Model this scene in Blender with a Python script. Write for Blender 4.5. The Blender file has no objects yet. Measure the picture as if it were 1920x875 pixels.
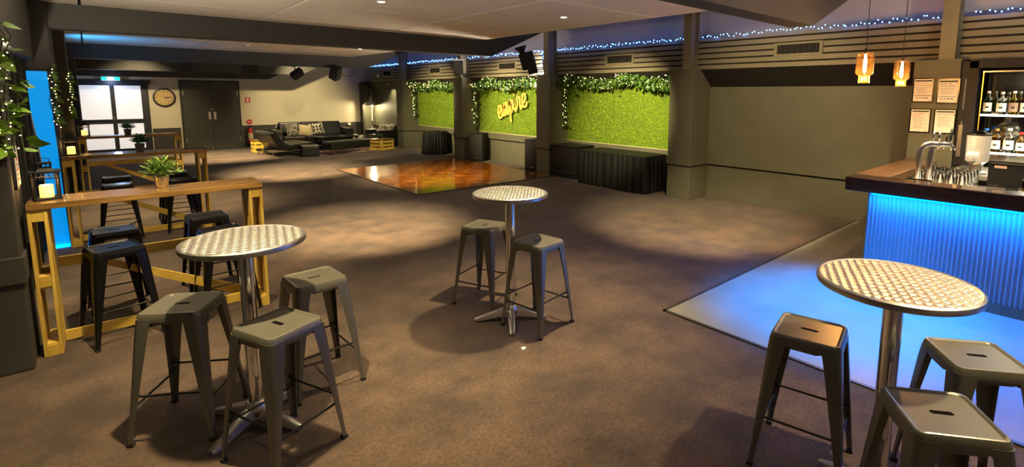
import bpy, math, random
from mathutils import Matrix, Vector, Euler
PI = math.pi
random.seed(7)
S = bpy.context.scene
COL = S.collection

# ------------------------------------------------------------------ camera
def set_camera():
    yaw, pit, rol = 0.737588684, 0.127149368, 0.00456987731
    f = Vector((math.sin(yaw)*math.cos(pit), math.cos(yaw)*math.cos(pit), -math.sin(pit)))
    r = Vector((math.cos(yaw), -math.sin(yaw), 0)); u = r.cross(f)
    r2 = r*math.cos(rol) + u*math.sin(rol); u2 = -r*math.sin(rol) + u*math.cos(rol)
    c = bpy.data.cameras.new('camera'); o = bpy.data.objects.new('camera', c); COL.objects.link(o)
    m = Matrix((r2, u2, -f)).transposed().to_4x4(); m.translation = (0, 0, 1.85)
    o.matrix_world = m
    c.sensor_fit = 'HORIZONTAL'; c.sensor_width = 36
    c.lens = 957.387*36/1920
    c.shift_x = -(1036.913-960)/1920; c.shift_y = (297.908-437.5)/1920
    c.clip_start = 0.05; c.clip_end = 100
    S.camera = o
set_camera()

# ------------------------------------------------------------------ world, view, lights
w = bpy.data.worlds.new('world'); S.world = w; w.use_nodes = True
w.node_tree.nodes['Background'].inputs[0].default_value = (0.30, 0.34, 0.42, 1)
w.node_tree.nodes['Background'].inputs[1].default_value = 0.5
S.view_settings.view_transform = 'Standard'; S.view_settings.look = 'None'
S.view_settings.exposure = 0.85; S.view_settings.gamma = 1.0; S.view_settings.use_curve_mapping = False

WARM = (1.0, 0.77, 0.41)
LIGHTS = []
def lamp_light(kind, loc, power, color=WARM, size=0.05, aim=None, angle=100, blend=0.6, sizey=None):
    l = bpy.data.lights.new('light', kind); l.energy = power; l.color = color
    if kind == 'SPOT':
        l.spot_size = math.radians(angle); l.spot_blend = blend; l.shadow_soft_size = size
    elif kind == 'POINT': l.shadow_soft_size = size
    else:
        l.shape = 'RECTANGLE'; l.size = size; l.size_y = sizey
    o = bpy.data.objects.new('light', l); COL.objects.link(o); o.location = loc
    if aim is not None:
        d = Vector(aim) - Vector(loc)
        o.rotation_euler = d.to_track_quat('-Z', 'Y').to_euler()
    return o
# downlights in the ceiling: x, y, watts, cone, aim point
DOWN = [(0.58, 2.76, 420, 80, (.45, 2.95, 0)), (2.95, 2.95, 430, 78, (2.6, 3.2, 0)), (2.9, -0.1, 230, 76, (2.2, .6, 0)),
        (4.883, 5.171, 1350, 46, (8.28, 6.8, 1.2)), (2.577, 5.754, 1500, 58, (2.75, 6.8, 0)),
        (4.9, 2.9, 950, 60, (6.3, 3.9, 0)),
        (0.9, 10.2, 600, 76, (.9, 10.3, 0)), (3.0, 12.0, 1600, 64, (3.5, 12.9, 0)), (5.3, 9.6, 560, 76, (5.6, 10.3, 0)),
        (2.9, 16.4, 1400, 74, (2.9, 17.2, 0)), (5.2, 17.0, 240, 80, (5.5, 19.7, 1.3)), (5.2, 12.1, 520, 60, (5.7, 16.4, 0)),
        (4.9, 10.0, 1250, 52, (8.28, 10.6, 1.25)), (4.9, 12.2, 1050, 48, (8.28, 14.3, 1.25)),
        (0.6, -2.2, 160, 110, (.6, -2.2, 0)), (0.55, 5.95, 300, 80, (.5, 6.5, 0)), (4.9, 3.1, 300, 62, (8.3, 3.7, 1.45)), (1.2, 17.0, 240, 90, (1.0, 19.0, .8)),
        (.30, 3.95, 240, 62, (.35, 5.0, .45)), (5.6, .6, 260, 76, (6.7, 1.0, 1.0))]  # both added out of view, to brighten the near pallet table and bar interior

# ------------------------------------------------------------------ materials
MATS = {}
def M(name, col=(.5, .5, .5), rough=.5, metal=0., noise=None, bump=None, emit=None, trans=0., ior=1.45, coat=0., alpha=1., spec=None, sheen=0.):
    if name in MATS: return MATS[name]
    m = bpy.data.materials.new(name); m.use_nodes = True; MATS[name] = m
    nt = m.node_tree; b = nt.nodes['Principled BSDF']
    b.inputs['Base Color'].default_value = (*col, 1); b.inputs['Roughness'].default_value = rough
    b.inputs['Metallic'].default_value = metal; b.inputs['Transmission Weight'].default_value = trans
    b.inputs['IOR'].default_value = ior; b.inputs['Coat Weight'].default_value = coat; b.inputs['Alpha'].default_value = alpha
    if spec is not None: b.inputs['Specular IOR Level'].default_value = spec
    if sheen: b.inputs['Sheen Weight'].default_value = sheen
    if emit: 
        b.inputs['Emission Color'].default_value = (*emit[0], 1); b.inputs['Emission Strength'].default_value = emit[1]
    if noise or bump: tc = nt.nodes.new('ShaderNodeTexCoord')
    if noise:
        sc, c2, lo, hi = noise[:4]
        n = nt.nodes.new('ShaderNodeTexNoise'); n.inputs['Scale'].default_value = sc; n.inputs['Detail'].default_value = 6
        if len(noise) > 4:
            mp = nt.nodes.new('ShaderNodeMapping'); mp.inputs['Scale'].default_value = noise[4]
            nt.links.new(tc.outputs['Object'], mp.inputs[0]); nt.links.new(mp.outputs[0], n.inputs['Vector'])
        else: nt.links.new(tc.outputs['Object'], n.inputs['Vector'])
        r = nt.nodes.new('ShaderNodeValToRGB'); r.color_ramp.elements[0].position = lo; r.color_ramp.elements[1].position = hi
        r.color_ramp.elements[0].color = (*col, 1); r.color_ramp.elements[1].color = (*c2, 1)
        nt.links.new(n.outputs['Fac'], r.inputs[0]); nt.links.new(r.outputs[0], b.inputs['Base Color'])
    if bump:
        n = nt.nodes.new('ShaderNodeTexNoise'); n.inputs['Scale'].default_value = bump[0]; n.inputs['Detail'].default_value = 4
        nt.links.new(tc.outputs['Object'], n.inputs['Vector'])
        bp = nt.nodes.new('ShaderNodeBump'); bp.inputs['Strength'].default_value = bump[1]; bp.inputs['Distance'].default_value = bump[2]
        nt.links.new(n.outputs['Fac'], bp.inputs['Height']); nt.links.new(bp.outputs[0], b.inputs['Normal'])
    return m
def nodes(m): return m.node_tree, m.node_tree.nodes['Principled BSDF']

M('paint', (.100, .101, .066), .62, noise=(3., (.118, .118, .08), .3, .7), bump=(60, .06, .002))
M('slat_paint', (.165, .15, .098), .6, noise=(5., (.19, .172, .115), .3, .7))
M('beam_paint', (.030, .029, .026), .6, noise=(4., (.038, .036, .032), .3, .7))
M('soffit_dark', (.012, .010, .009), .7)  # one even near-black, far darker than the wall below
M('upper_paint', (.42, .40, .35), .8)
M('ceiling', (.74, .71, .66), .75, noise=(2.5, (.80, .77, .72), .3, .7))
M('gap', (.012, .011, .010), .9)
M('cream', (.60, .55, .40), .7, noise=(1.5, (.64, .59, .43), .3, .7))
M('dark_dado', (.045, .042, .038), .6)
M('charcoal_wall', (.040, .038, .033), .65)
M('door_paint', (.055, .055, .045), .5)
M('black_frame', (.02, .022, .028), .45)
M('chrome', (.78, .78, .76), .12, 1.)
M('steel', (.60, .60, .58), .28, 1.)
M('stainless', (.55, .54, .50), .32, 1.)
M('gunmetal', (.150, .145, .115), .34, .6)
M('gloss_black', (.006, .006, .006), .20, 0., spec=.35)
M('rod_dark', (.03, .029, .025), .35, .8)
M('rubber', (.012, .012, .012), .8)
M('black_plastic', (.013, .013, .014), .55, spec=.3)
M('black_mesh', (.022, .022, .023), .6, bump=(180, .5, .004))
M('black_cloth', (.007, .0075, .008), .55, spec=.22)
M('leather', (.012, .013, .012), .32, bump=(45, .12, .006), coat=.15)
M('white_plastic', (.75, .73, .68), .4)
M('brass_y', (.95, .62, .10), .35, noise=(2., (1., .70, .16), .3, .7))
M('red', (.50, .015, .01), .35)
M('paper', (.80, .76, .68), .8)
M('ink', (.03, .03, .035), .8); M('ink_red', (.55, .03, .02), .8); M('ink_grey', (.28, .27, .26), .8); M('ink_blue', (.08, .08, .25), .8)
M('amber_glass', (1., .60, .22), .03, trans=1., ior=1.25)
M('clear_glass', (.95, .97, .95), .02, trans=1., ior=1.42)
M('bottle_green', (.45, .62, .30), .03, trans=1., ior=1.3)
M('bottle_yellow', (.90, .75, .05), .03, trans=1., ior=1.3)
M('bottle_gold', (.95, .62, .16), .03, trans=1., ior=1.3)
M('bottle_brown', (.25, .08, .03), .03, trans=1., ior=1.3)
M('blue_cap', (.02, .15, .6), .3); M('gold_cap', (.7, .5, .12), .3, .8); M('red_cap', (.6, .02, .02), .3)
M('filament', (1, .6, .2), .5, emit=((1., .66, .28), 40.))
M('warm_bulb', (1, .8, .5), .5, emit=((1., .68, .22), 7.))
M('blue_bulb', (.3, .5, 1), .5, emit=((.05, .22, 1.), 55.))
M('downlight_glow', (1, .9, .7), .5, emit=((1., .86, .62), 40.))
M('led_blue', (.0, .3, 1), .5, emit=((.0, .25, 1.), 4.))
M('corrugated', (.30, .32, .36), .38, .5)
M('shelf_led', (1, 1, .9), .5, emit=((1., .96, .80), 2.6))
M('candle', (.9, .75, .4), .6, emit=((1., .50, .10), 1.3))
M('lamp_glow', (1, .85, .6), .5, emit=((1., .80, .45), 9.))
M('exit_green', (.0, .35, .2), .5, emit=((.0, .85, .48), 1.6)); M('exit_white', (.8, .9, 1), .5, emit=((.80, .92, 1.), 2.6))
M('blue_fabric', (.0, .22, .5), .6, emit=((.0, .19, .52), .75))
M('door_glass', (.78, .80, .86), .6, emit=((.72, .75, .84), .30))
M('lamp_shade', (.55, .53, .47), .4, .1)
M('pot_tin', (.74, .70, .60), .24, 1.); M('pot_dark', (.05, .055, .07), .5)
M('soil', (.03, .02, .012), .9)
M('fern', (.10, .22, .03), .55, noise=(30, (.20, .34, .05), .35, .65))
M('shrub', (.03, .12, .045), .5, noise=(30, (.07, .2, .06), .35, .65))
M('leaf', (.10, .26, .02), .45, noise=(14, (.24, .42, .05), .35, .65))
M('leaf_dark', (.025, .085, .012), .5, noise=(9, (.09, .20, .02), .42, .62))
M('stem', (.05, .07, .02), .7)
M('grass_back', (.09, .16, .01), .9); M('grass', (.16, .31, .007), .65, noise=(22, (.36, .53, .014), .35, .65))
M('candle_wax', (.8, .7, .5), .6)
M('cushion_floral', (.40, .36, .27), .9, noise=(16, (.08, .08, .06), .46, .54)); M('cushion_cream', (.60, .50, .28), .9)
M('cushion_white', (.62, .58, .46), .9, noise=(9, (.20, .20, .13), .54, .6))
M('skin_pink', (.42, .27, .23), .8)
M('copper', (.6, .3, .2), .3, .9)
M('clock_face', (.52, .36, .13), .6, noise=(4, (.62, .46, .20), .3, .7))
M('mirror_dark', (.32, .32, .30), .06, 1.)
M('cloudy_glass', (.86, .90, .84), .18, trans=.75, ior=1.35)
M('frost', (.72, .74, .76), .25, trans=.6, ior=1.2)
M('screen_black', (.01, .01, .012), .25)
M('edge_metal', (.07, .065, .055), .4, .6)
M('copper_label', (.30, .20, .15), .6)

def carpet():
    m = M('carpet', (.1, .08, .06), .95, sheen=.15); nt, b = nodes(m)
    tc = nt.nodes.new('ShaderNodeTexCoord')
    def noise(sc, det, lo, hi, c0, c1):
        n = nt.nodes.new('ShaderNodeTexNoise'); n.inputs['Scale'].default_value = sc; n.inputs['Detail'].default_value = det
        n.inputs['Roughness'].default_value = .65
        nt.links.new(tc.outputs['Object'], n.inputs['Vector'])
        r = nt.nodes.new('ShaderNodeValToRGB'); r.color_ramp.elements[0].position = lo; r.color_ramp.elements[1].position = hi
        r.color_ramp.elements[0].color = (*c0, 1); r.color_ramp.elements[1].color = (*c1, 1)
        nt.links.new(n.outputs['Fac'], r.inputs[0]); return r
    a = noise(2.2, 9, .38, .64, (.032, .0185, .0112), (.086, .0515, .0315))
    c = noise(46, 4, .32, .68, (.50, .50, .50), (1.35, 1.35, 1.35))
    mx = nt.nodes.new('ShaderNodeMix'); mx.data_type = 'RGBA'; mx.blend_type = 'MULTIPLY'; mx.inputs[0].default_value = 1
    nt.links.new(a.outputs[0], mx.inputs[6]); nt.links.new(c.outputs[0], mx.inputs[7]); nt.links.new(mx.outputs[2], b.inputs['Base Color'])
    n = nt.nodes.new('ShaderNodeTexNoise'); n.inputs['Scale'].default_value = 160; nt.links.new(tc.outputs['Object'], n.inputs['Vector'])
    bp = nt.nodes.new('ShaderNodeBump'); bp.inputs['Strength'].default_value = .6; bp.inputs['Distance'].default_value = .006
    nt.links.new(n.outputs['Fac'], bp.inputs['Height']); nt.links.new(bp.outputs[0], b.inputs['Normal'])
carpet()
M('tile', (.17, .165, .14), .42, noise=(3., (.21, .205, .175), .3, .7), bump=(40, .05, .002))
def parquet():
    m = M('parquet', (.4, .15, .02), .13, coat=.3); nt, b = nodes(m)
    tc = nt.nodes.new('ShaderNodeTexCoord'); mp = nt.nodes.new('ShaderNodeMapping'); mp.inputs['Scale'].default_value = (3.2, 3.2, 1)
    nt.links.new(tc.outputs['Object'], mp.inputs[0])
    ck = nt.nodes.new('ShaderNodeTexChecker'); ck.inputs['Scale'].default_value = 1.0
    ck.inputs[1].default_value = (.20, .055, .004, 1); ck.inputs[2].default_value = (.30, .092, .007, 1)
    nt.links.new(mp.outputs[0], ck.inputs['Vector'])
    n = nt.nodes.new('ShaderNodeTexNoise'); n.inputs['Scale'].default_value = 5; n.inputs['Detail'].default_value = 6
    nt.links.new(tc.outputs['Object'], n.inputs['Vector'])
    r = nt.nodes.new('ShaderNodeValToRGB'); r.color_ramp.elements[0].color = (.45, .42, .4, 1); r.color_ramp.elements[1].color = (1.35, 1.4, 1.4, 1)
    r.color_ramp.elements[0].position = .3; r.color_ramp.elements[1].position = .7
    nt.links.new(n.outputs['Fac'], r.inputs[0])
    mx = nt.nodes.new('ShaderNodeMix'); mx.data_type = 'RGBA'; mx.blend_type = 'MULTIPLY'; mx.inputs[0].default_value = 1
    nt.links.new(ck.outputs[0], mx.inputs[6]); nt.links.new(r.outputs[0], mx.inputs[7]); nt.links.new(mx.outputs[2], b.inputs['Base Color'])
parquet()
def wood(name, c0, c1, scale, rough=.5, coat=0.):
    m = M(name, c0, rough, coat=coat); nt, b = nodes(m)
    tc = nt.nodes.new('ShaderNodeTexCoord'); mp = nt.nodes.new('ShaderNodeMapping'); mp.inputs['Scale'].default_value = scale
    nt.links.new(tc.outputs['Object'], mp.inputs[0])
    n = nt.nodes.new('ShaderNodeTexNoise'); n.inputs['Scale'].default_value = 1; n.inputs['Detail'].default_value = 8; n.inputs['Distortion'].default_value = .6
    nt.links.new(mp.outputs[0], n.inputs['Vector'])
    r = nt.nodes.new('ShaderNodeValToRGB'); r.color_ramp.elements[0].color = (*c0, 1); r.color_ramp.elements[1].color = (*c1, 1)
    r.color_ramp.elements[0].position = .35; r.color_ramp.elements[1].position = .68
    nt.links.new(n.outputs['Fac'], r.inputs[0]); nt.links.new(r.outputs[0], b.inputs['Base Color'])
wood('pine', (.44, .28, .036), (.70, .50, .10), (3, 3, 3), .55)
wood('pine_v', (.42, .265, .036), (.70, .49, .10), (40, 40, 3), .55)
wood('table_wood', (.13, .068, .018), (.33, .19, .055), (2, 46, 20), .26, coat=.4)
wood('bar_wood', (.016, .006, .004), (.055, .017, .009), (20, 2, 14), .26, coat=.5)
wood('return_wood', (.085, .045, .022), (.16, .09, .045), (2, 20, 10), .35, coat=.3)
def swirl():
    m = M('swirl_steel', (.82, .80, .72), .30, 1.); nt, b = nodes(m)
    tc = nt.nodes.new('ShaderNodeTexCoord'); mp = nt.nodes.new('ShaderNodeMapping'); mp.inputs['Scale'].default_value = (24, 30, .01)
    nt.links.new(tc.outputs['Object'], mp.inputs[0])
    v = nt.nodes.new('ShaderNodeTexVoronoi'); v.inputs['Scale'].default_value = 1; v.inputs['Randomness'].default_value = 0
    nt.links.new(mp.outputs[0], v.inputs['Vector'])
    bp = nt.nodes.new('ShaderNodeBump'); bp.inputs['Strength'].default_value = 1.0; bp.inputs['Distance'].default_value = .017
    nt.links.new(v.outputs['Distance'], bp.inputs['Height']); nt.links.new(bp.outputs[0], b.inputs['Normal'])
swirl()
def pattern_cushion():
    m = M('cushion_pattern', (.6, .6, .55), .9); nt, b = nodes(m)
    tc = nt.nodes.new('ShaderNodeTexCoord'); mp = nt.nodes.new('ShaderNodeMapping'); mp.inputs['Scale'].default_value = (15, 15, 15); mp.inputs['Rotation'].default_value = (0, .785, 0)
    nt.links.new(tc.outputs['Object'], mp.inputs[0])
    ck = nt.nodes.new('ShaderNodeTexChecker'); ck.inputs['Scale'].default_value = 1
    ck.inputs[1].default_value = (.62, .58, .45, 1); ck.inputs[2].default_value = (.02, .02, .02, 1)
    nt.links.new(mp.outputs[0], ck.inputs['Vector']); nt.links.new(ck.outputs[0], b.inputs['Base Color'])
pattern_cushion()

def amber():
    m = MATS['amber_glass']; nt = m.node_tree; nt.nodes.clear()
    out = nt.nodes.new('ShaderNodeOutputMaterial'); tr = nt.nodes.new('ShaderNodeBsdfTransparent'); tr.inputs[0].default_value = (1., .76, .45, 1)
    tl = nt.nodes.new('ShaderNodeBsdfTranslucent'); tl.inputs[0].default_value = (1., .50, .12, 1); gl = nt.nodes.new('ShaderNodeBsdfGlossy'); gl.inputs['Roughness'].default_value = .04
    lw = nt.nodes.new('ShaderNodeLayerWeight'); lw.inputs['Blend'].default_value = .15
    m1 = nt.nodes.new('ShaderNodeMixShader'); m1.inputs[0].default_value = .018; m2 = nt.nodes.new('ShaderNodeMixShader')
    nt.links.new(tr.outputs[0], m1.inputs[1]); nt.links.new(tl.outputs[0], m1.inputs[2]); nt.links.new(lw.outputs['Facing'], m2.inputs[0])
    nt.links.new(m1.outputs[0], m2.inputs[1]); nt.links.new(gl.outputs[0], m2.inputs[2]); nt.links.new(m2.outputs[0], out.inputs[0])
amber()

# ------------------------------------------------------------------ mesh helpers
class G:
    def __init__(s): s.v = []; s.f = []; s.mi = []; s.cur = 0
    def add(s, vs, fs):
        n = len(s.v); s.v += [tuple(p) for p in vs]; s.f += [tuple(i+n for i in f) for f in fs]; s.mi += [s.cur]*len(fs); return s
    def box(s, x0, x1, y0, y1, z0, z1):
        return s.add([(x0,y0,z0),(x1,y0,z0),(x1,y1,z0),(x0,y1,z0),(x0,y0,z1),(x1,y0,z1),(x1,y1,z1),(x0,y1,z1)],
                     [(3,2,1,0),(4,5,6,7),(0,1,5,4),(1,2,6,5),(2,3,7,6),(3,0,4,7)])
    def hexa(s, p): return s.add(p, [(3,2,1,0),(4,5,6,7),(0,1,5,4),(1,2,6,5),(2,3,7,6),(3,0,4,7)])
    def prism_y(s, poly, y0, y1):   # poly of (x,z)
        n = len(poly); vs = [(x,y0,z) for x,z in poly] + [(x,y1,z) for x,z in poly]
        return s.add(vs, [tuple(range(n)), tuple(range(2*n-1, n-1, -1))] + [(i, i+n, (i+1)%n+n, (i+1)%n) for i in range(n)])
    def prism_z(s, poly, z0, z1):
        n = len(poly); vs = [(x,y,z0) for x,y in poly] + [(x,y,z1) for x,y in poly]
        return s.add(vs, [tuple(range(n-1,-1,-1)), tuple(range(n, 2*n))] + [(i, (i+1)%n, (i+1)%n+n, i+n) for i in range(n)])
    def loft(s, rings, cap0=True, cap1=True, closed=True):
        n = len(rings[0]); vs = [p for r in rings for p in r]; fs = []
        m = n if closed else n-1
        for k in range(len(rings)-1):
            for i in range(m): fs.append((k*n+i, k*n+(i+1)%n, (k+1)*n+(i+1)%n, (k+1)*n+i))
        if cap0: fs.append(tuple(range(n-1,-1,-1)))
        if cap1: fs.append(tuple((len(rings)-1)*n+i for i in range(n)))
        return s.add(vs, fs)
    def lathe(s, prof, n=20, c=(0,0,0), cap0=True, cap1=True):
        return s.loft([[(c[0]+r*math.cos(2*PI*i/n), c[1]+r*math.sin(2*PI*i/n), c[2]+z) for i in range(n)] for r, z in prof], cap0, cap1)
    def tube(s, pts, r, n=6, cap=True, flat=None):
        pts = [Vector(p) for p in pts]; rings = []
        up = None
        for k, p in enumerate(pts):
            d = (pts[min(k+1, len(pts)-1)] - pts[max(k-1, 0)]).normalized()
            if up is None:
                up = Vector((0,0,1)) if abs(d.z) < .9 else Vector((1,0,0))
            a = d.cross(up).normalized(); b = a.cross(d).normalized(); up = b
            rr = r[k] if isinstance(r, (list, tuple)) else r
            rings.append([p + a*math.cos(2*PI*i/n)*rr + b*math.sin(2*PI*i/n)*rr for i in range(n)])
        return s.loft(rings, cap, cap)
    def cyl(s, p0, p1, r0, r1=None, n=12): return s.tube([p0, p1], [r0, r0 if r1 is None else r1], n)
    def octa(s, c, r):
        x, y, z = c
        return s.add([(x+r,y,z),(x-r,y,z),(x,y+r,z),(x,y-r,z),(x,y,z+r),(x,y,z-r)],
                     [(0,2,4),(2,1,4),(1,3,4),(3,0,4),(2,0,5),(1,2,5),(3,1,5),(0,3,5)])
    def sphere(s, c, r, n=10, m=6):
        pr = [(r*math.sin(PI*k/m)+1e-5, -r*math.cos(PI*k/m)) for k in range(m+1)]
        return s.lathe(pr, n, c)
    def leaf(s, c, d, nrm, L, W):
        d = Vector(d).normalized(); nrm = Vector(nrm); a = d.cross(nrm)
        a = a.normalized() if a.length > 1e-4 else Vector((1,0,0)); nn = a.cross(d).normalized(); c = Vector(c)
        return s.add([c, c+d*L*.35+a*W*.5+nn*W*.15, c+d*L*.4, c+d*L*.35-a*W*.5+nn*W*.15, c+d*L-nn*L*.12], [(0,1,2),(0,2,3),(1,4,2),(2,4,3)])
    def xf(s, m): s.v = [tuple(m @ Vector(p)) for p in s.v]; return s
    def build(s, name, mat, parent=None, smooth=False, bevel=0, seg=2, kind=None, loc=None, auto=None):
        me = bpy.data.meshes.new(name); me.from_pydata(s.v, [], s.f)
        for mm in (mat if isinstance(mat, (list, tuple)) else [mat]): me.materials.append(MATS[mm])
        if isinstance(mat, (list, tuple)): me.polygons.foreach_set('material_index', s.mi)
        me.validate(); me.update()
        if smooth:
            me.polygons.foreach_set('use_smooth', [True]*len(me.polygons))
            if auto is not None: me.set_sharp_from_angle(angle=math.radians(auto))
        o = bpy.data.objects.new(name, me); COL.objects.link(o)
        if parent is not None: o.parent = parent
        if loc is not None: o.location = loc
        if bevel:
            b = o.modifiers.new('bevel', 'BEVEL'); b.width = bevel; b.segments = seg; b.limit_method = 'ANGLE'
        if kind: o['kind'] = kind
        return o
def thing(name, label, cat, loc=(0,0,0), rz=0., group=None):
    o = bpy.data.objects.new(name, None); COL.objects.link(o); o.location = loc; o.rotation_euler = (0,0,rz)
    o['label'] = label; o['category'] = cat
    if group: o['group'] = group
    return o
def tag(o, label, cat, group=None, kind=None):
    o['label'] = label; o['category'] = cat
    if group: o['group'] = group
    if kind: o['kind'] = kind
    return o
def struct(o, label=None):
    o['kind'] = 'structure'
    if label: o['label'] = label
    return o
def dup(root, loc, rz, label, group=None):
    def cp(o, par):
        c = o.copy(); COL.objects.link(c); c.parent = par
        for ch in o.children: cp(ch, c)
        return c
    r = cp(root, None); r.location = loc; r.rotation_euler = (0,0,rz); r['label'] = label
    if group: r['group'] = group
    return r
def rrect(h, r, n=6, hy=None):
    hy = h if hy is None else hy; out = []
    for cx, cy, a0 in ((h-r, hy-r, 0), (-h+r, hy-r, 90), (-h+r, -hy+r, 180), (h-r, -hy+r, 270)):
        for k in range(n+1):
            a = math.radians(a0 + 90*k/n); out.append((cx+r*math.cos(a), cy+r*math.sin(a)))
    return out

# ------------------------------------------------------------------ structure
XW = 8.30       # right wall plane
PY = [1.30, 4.94, 8.61, 12.25, 15.88]      # near faces of the wall pillars
ZC = 2.88; XE = 5.82
YB = 19.7; YF = -4.0
struct(G().box(-1.0, 8.6, YF, YB+.1, -.1, 0).build('floor', 'carpet'), 'mottled brown carpet covering the function room floor')
df = struct(G().box(4.36, 7.70, 8.46, 12.52, .0, .012).build('dance_floor', 'parquet'), 'glossy orange timber parquet dance floor set in the carpet')
e = G()
for a in ((4.33,4.36,8.43,12.55),(7.70,7.73,8.46,12.2),(4.33,7.73,8.43,8.46),(4.33,7.73,12.52,12.55)): e.box(*a, 0, .014)
e.build('edge_strip', 'edge_metal', df)
tf = struct(G().box(3.55, 8.3, YF, 2.44, .0, .008).build('bar_floor', 'tile'), 'smooth grey floor in front of the bar')
e = G(); e.box(3.525, 3.55, YF, 2.465, 0, .011); e.box(3.525, 8.3, 2.44, 2.465, 0, .011); e.build('edge_strip', 'edge_metal', tf)

wr = struct(G().box(XW, XW+.15, YF, YB, 0, 2.30).build('wall_right', 'paint'), 'dark olive grey wall with boxed pillars and slatted bulkhead')
struct(G().box(XW, XW+.15, YF, YB, 2.30, 3.6).build('wall_right_upper', 'upper_paint'), 'pale upper wall above the slatted bulkhead')
# dado rail along the wall between pillars
bays = [(YF, PY[0])] + [(PY[k]+.47, PY[k+1]) for k in range(4)] + [(PY[4]+.47, YB)]
for k, (a, b) in enumerate(bays):
    if k == 0: continue
    d = G().box(XW-.05, XW, a, b, .60, .765).build('dado_rail', 'paint', wr, bevel=.006)
    G().box(XW-.012, XW, a, b, .575, .60).build('shadow_gap', 'gap', d)
    G().prism_y([(7.955, 2.275), (8.30, 1.98), (8.30, 2.275)], a, b).build('soffit', 'soffit_dark', wr)
for y in PY:
    p = G().box(7.72, XW, y, y+.47, 0, 2.275).build('pillar', 'paint', wr, bevel=.008)
    e = G(); e.box(7.705, XW, y-.015, y+.485, .60, .755); e.build('dado_rail', 'paint', p, bevel=.006)
    e = G(); e.box(7.715, XW, y-.005, y+.475, .575, .60); e.build('shadow_gap', 'gap', p)
    e = G(); e.box(7.73, 7.75, y+.07, y+.23, 2.275, 3.6); e.box(7.75, 7.96, y+.142, y+.158, 2.275, 3.6); e.box(7.96, 7.98, y+.07, y+.23, 2.275, 3.6)
    e.build('steel_column', 'slat_paint', wr)
    e = G(); e.box(7.715, 8.0, y-.004, y+.474, 2.262, 2.282); e.build('cap', 'paint', p)
# slatted bulkhead: six boards per bay
vents = {1: (3.0, 3.62), 2: (6.47, 7.12), 3: (10.16, 10.83), 4: (13.82, 14.44), 5: (17.19, 17.8)}
for k, (a, b) in enumerate(bays):
    a2 = a - .30 if k else a; b2 = b + .10
    if k == 5: b2 = 18.9
    bk = G().box(7.975, 8.30, a2, b2, 2.275, 2.79).build('bulkhead', 'gap', wr)
    for j in range(6):
        z0 = 2.278 + j*.0935
        if k in vents and j in (2, 3):
            v0, v1 = vents[k]
            G().box(7.95, 7.978, a2, v0-.05, z0, z0+.067).build('board', 'slat_paint', bk)
            G().box(7.95, 7.978, v1+.05, b2, z0, z0+.067).build('board', 'slat_paint', bk)
        else:
            G().box(7.95, 7.978, a2, b2, z0, z0+(.067 if j < 5 else .05)).build('board', 'slat_paint', bk)
    if k == 5:
        G().box(7.95, 8.30, b2, b2+.02, 2.275, 2.79).build('end_board', 'slat_paint', bk)
ordn = {1: 'beside the hanging amber pendants', 2: 'above the skirted trestle table', 3: 'above the yellow script sign', 4: 'above the round black skirted table', 5: 'in the bulkhead above the lounge alcove'}
for k, (v0, v1) in vents.items():
    t = thing('air_vent', f'rectangular air vent {ordn[k]}' if k != 1 else 'largest rectangular air vent, in the slats beside the amber pendants', 'vent', (7.95, (v0+v1)/2, 2.535), 0, 'air vents in the slatted bulkhead')
    hw = (v1-v0)/2; e = G()
    e.box(-.012, .02, -hw-.045, hw+.045, .068, .10); e.box(-.012, .02, -hw-.045, hw+.045, -.10, -.068)
    e.box(-.012, .02, -hw-.045, -hw, -.068, .068); e.box(-.012, .02, hw, hw+.045, -.068, .068); e.build('frame', 'slat_paint', t)
    G().box(.018, .024, -hw, hw, -.068, .068).build('backing', 'gap', t)
    for q in range(7):
        y = -hw + (q+.5)*2*hw/7
        G().hexa([(-.004,y-.012,-.06),(.016,y+.014,-.06),(.016,y+.018,-.06),(-.004,y-.008,-.06),(-.004,y-.012,.06),(.016,y+.014,.06),(.016,y+.018,.06),(-.004,y-.008,.06)]).build('louvre', 'charcoal_wall', t)

# ceiling: back slab, panels with recessed joints
ce = struct(G().box(-1.0, XE, YF, YB, ZC+.02, ZC+.06).build('ceiling', 'gap'), 'off-white panelled ceiling with thin dark joints')
xs = [-1.0, .03, 1.93, 3.87, XE]
ys = [4.34+1.065*k for k in range(-8, 16)]
for i in range(4):
    for j in range(len(ys)-1):
        y0 = max(ys[j], YF)+.004; y1 = min(ys[j+1], YB)-.004
        if y1-y0 < .05: continue
        G().box(xs[i]+.014, xs[i+1]-(.014 if i < 3 else 0), y0+.006, y1-.006, ZC, ZC+.02).build('ceiling_panel', 'ceiling', ce)
struct(G().box(XE-.02, XE, YF, YB, ZC+.06, 3.6).build('trim_1', 'upper_paint'), 'fascia above the ceiling edge')
struct(G().box(XE-.02, XW+.15, YF, YB, 3.6, 3.65).build('ceiling_upper', 'upper_paint'), 'raised ceiling strip along the right wall')
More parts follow.
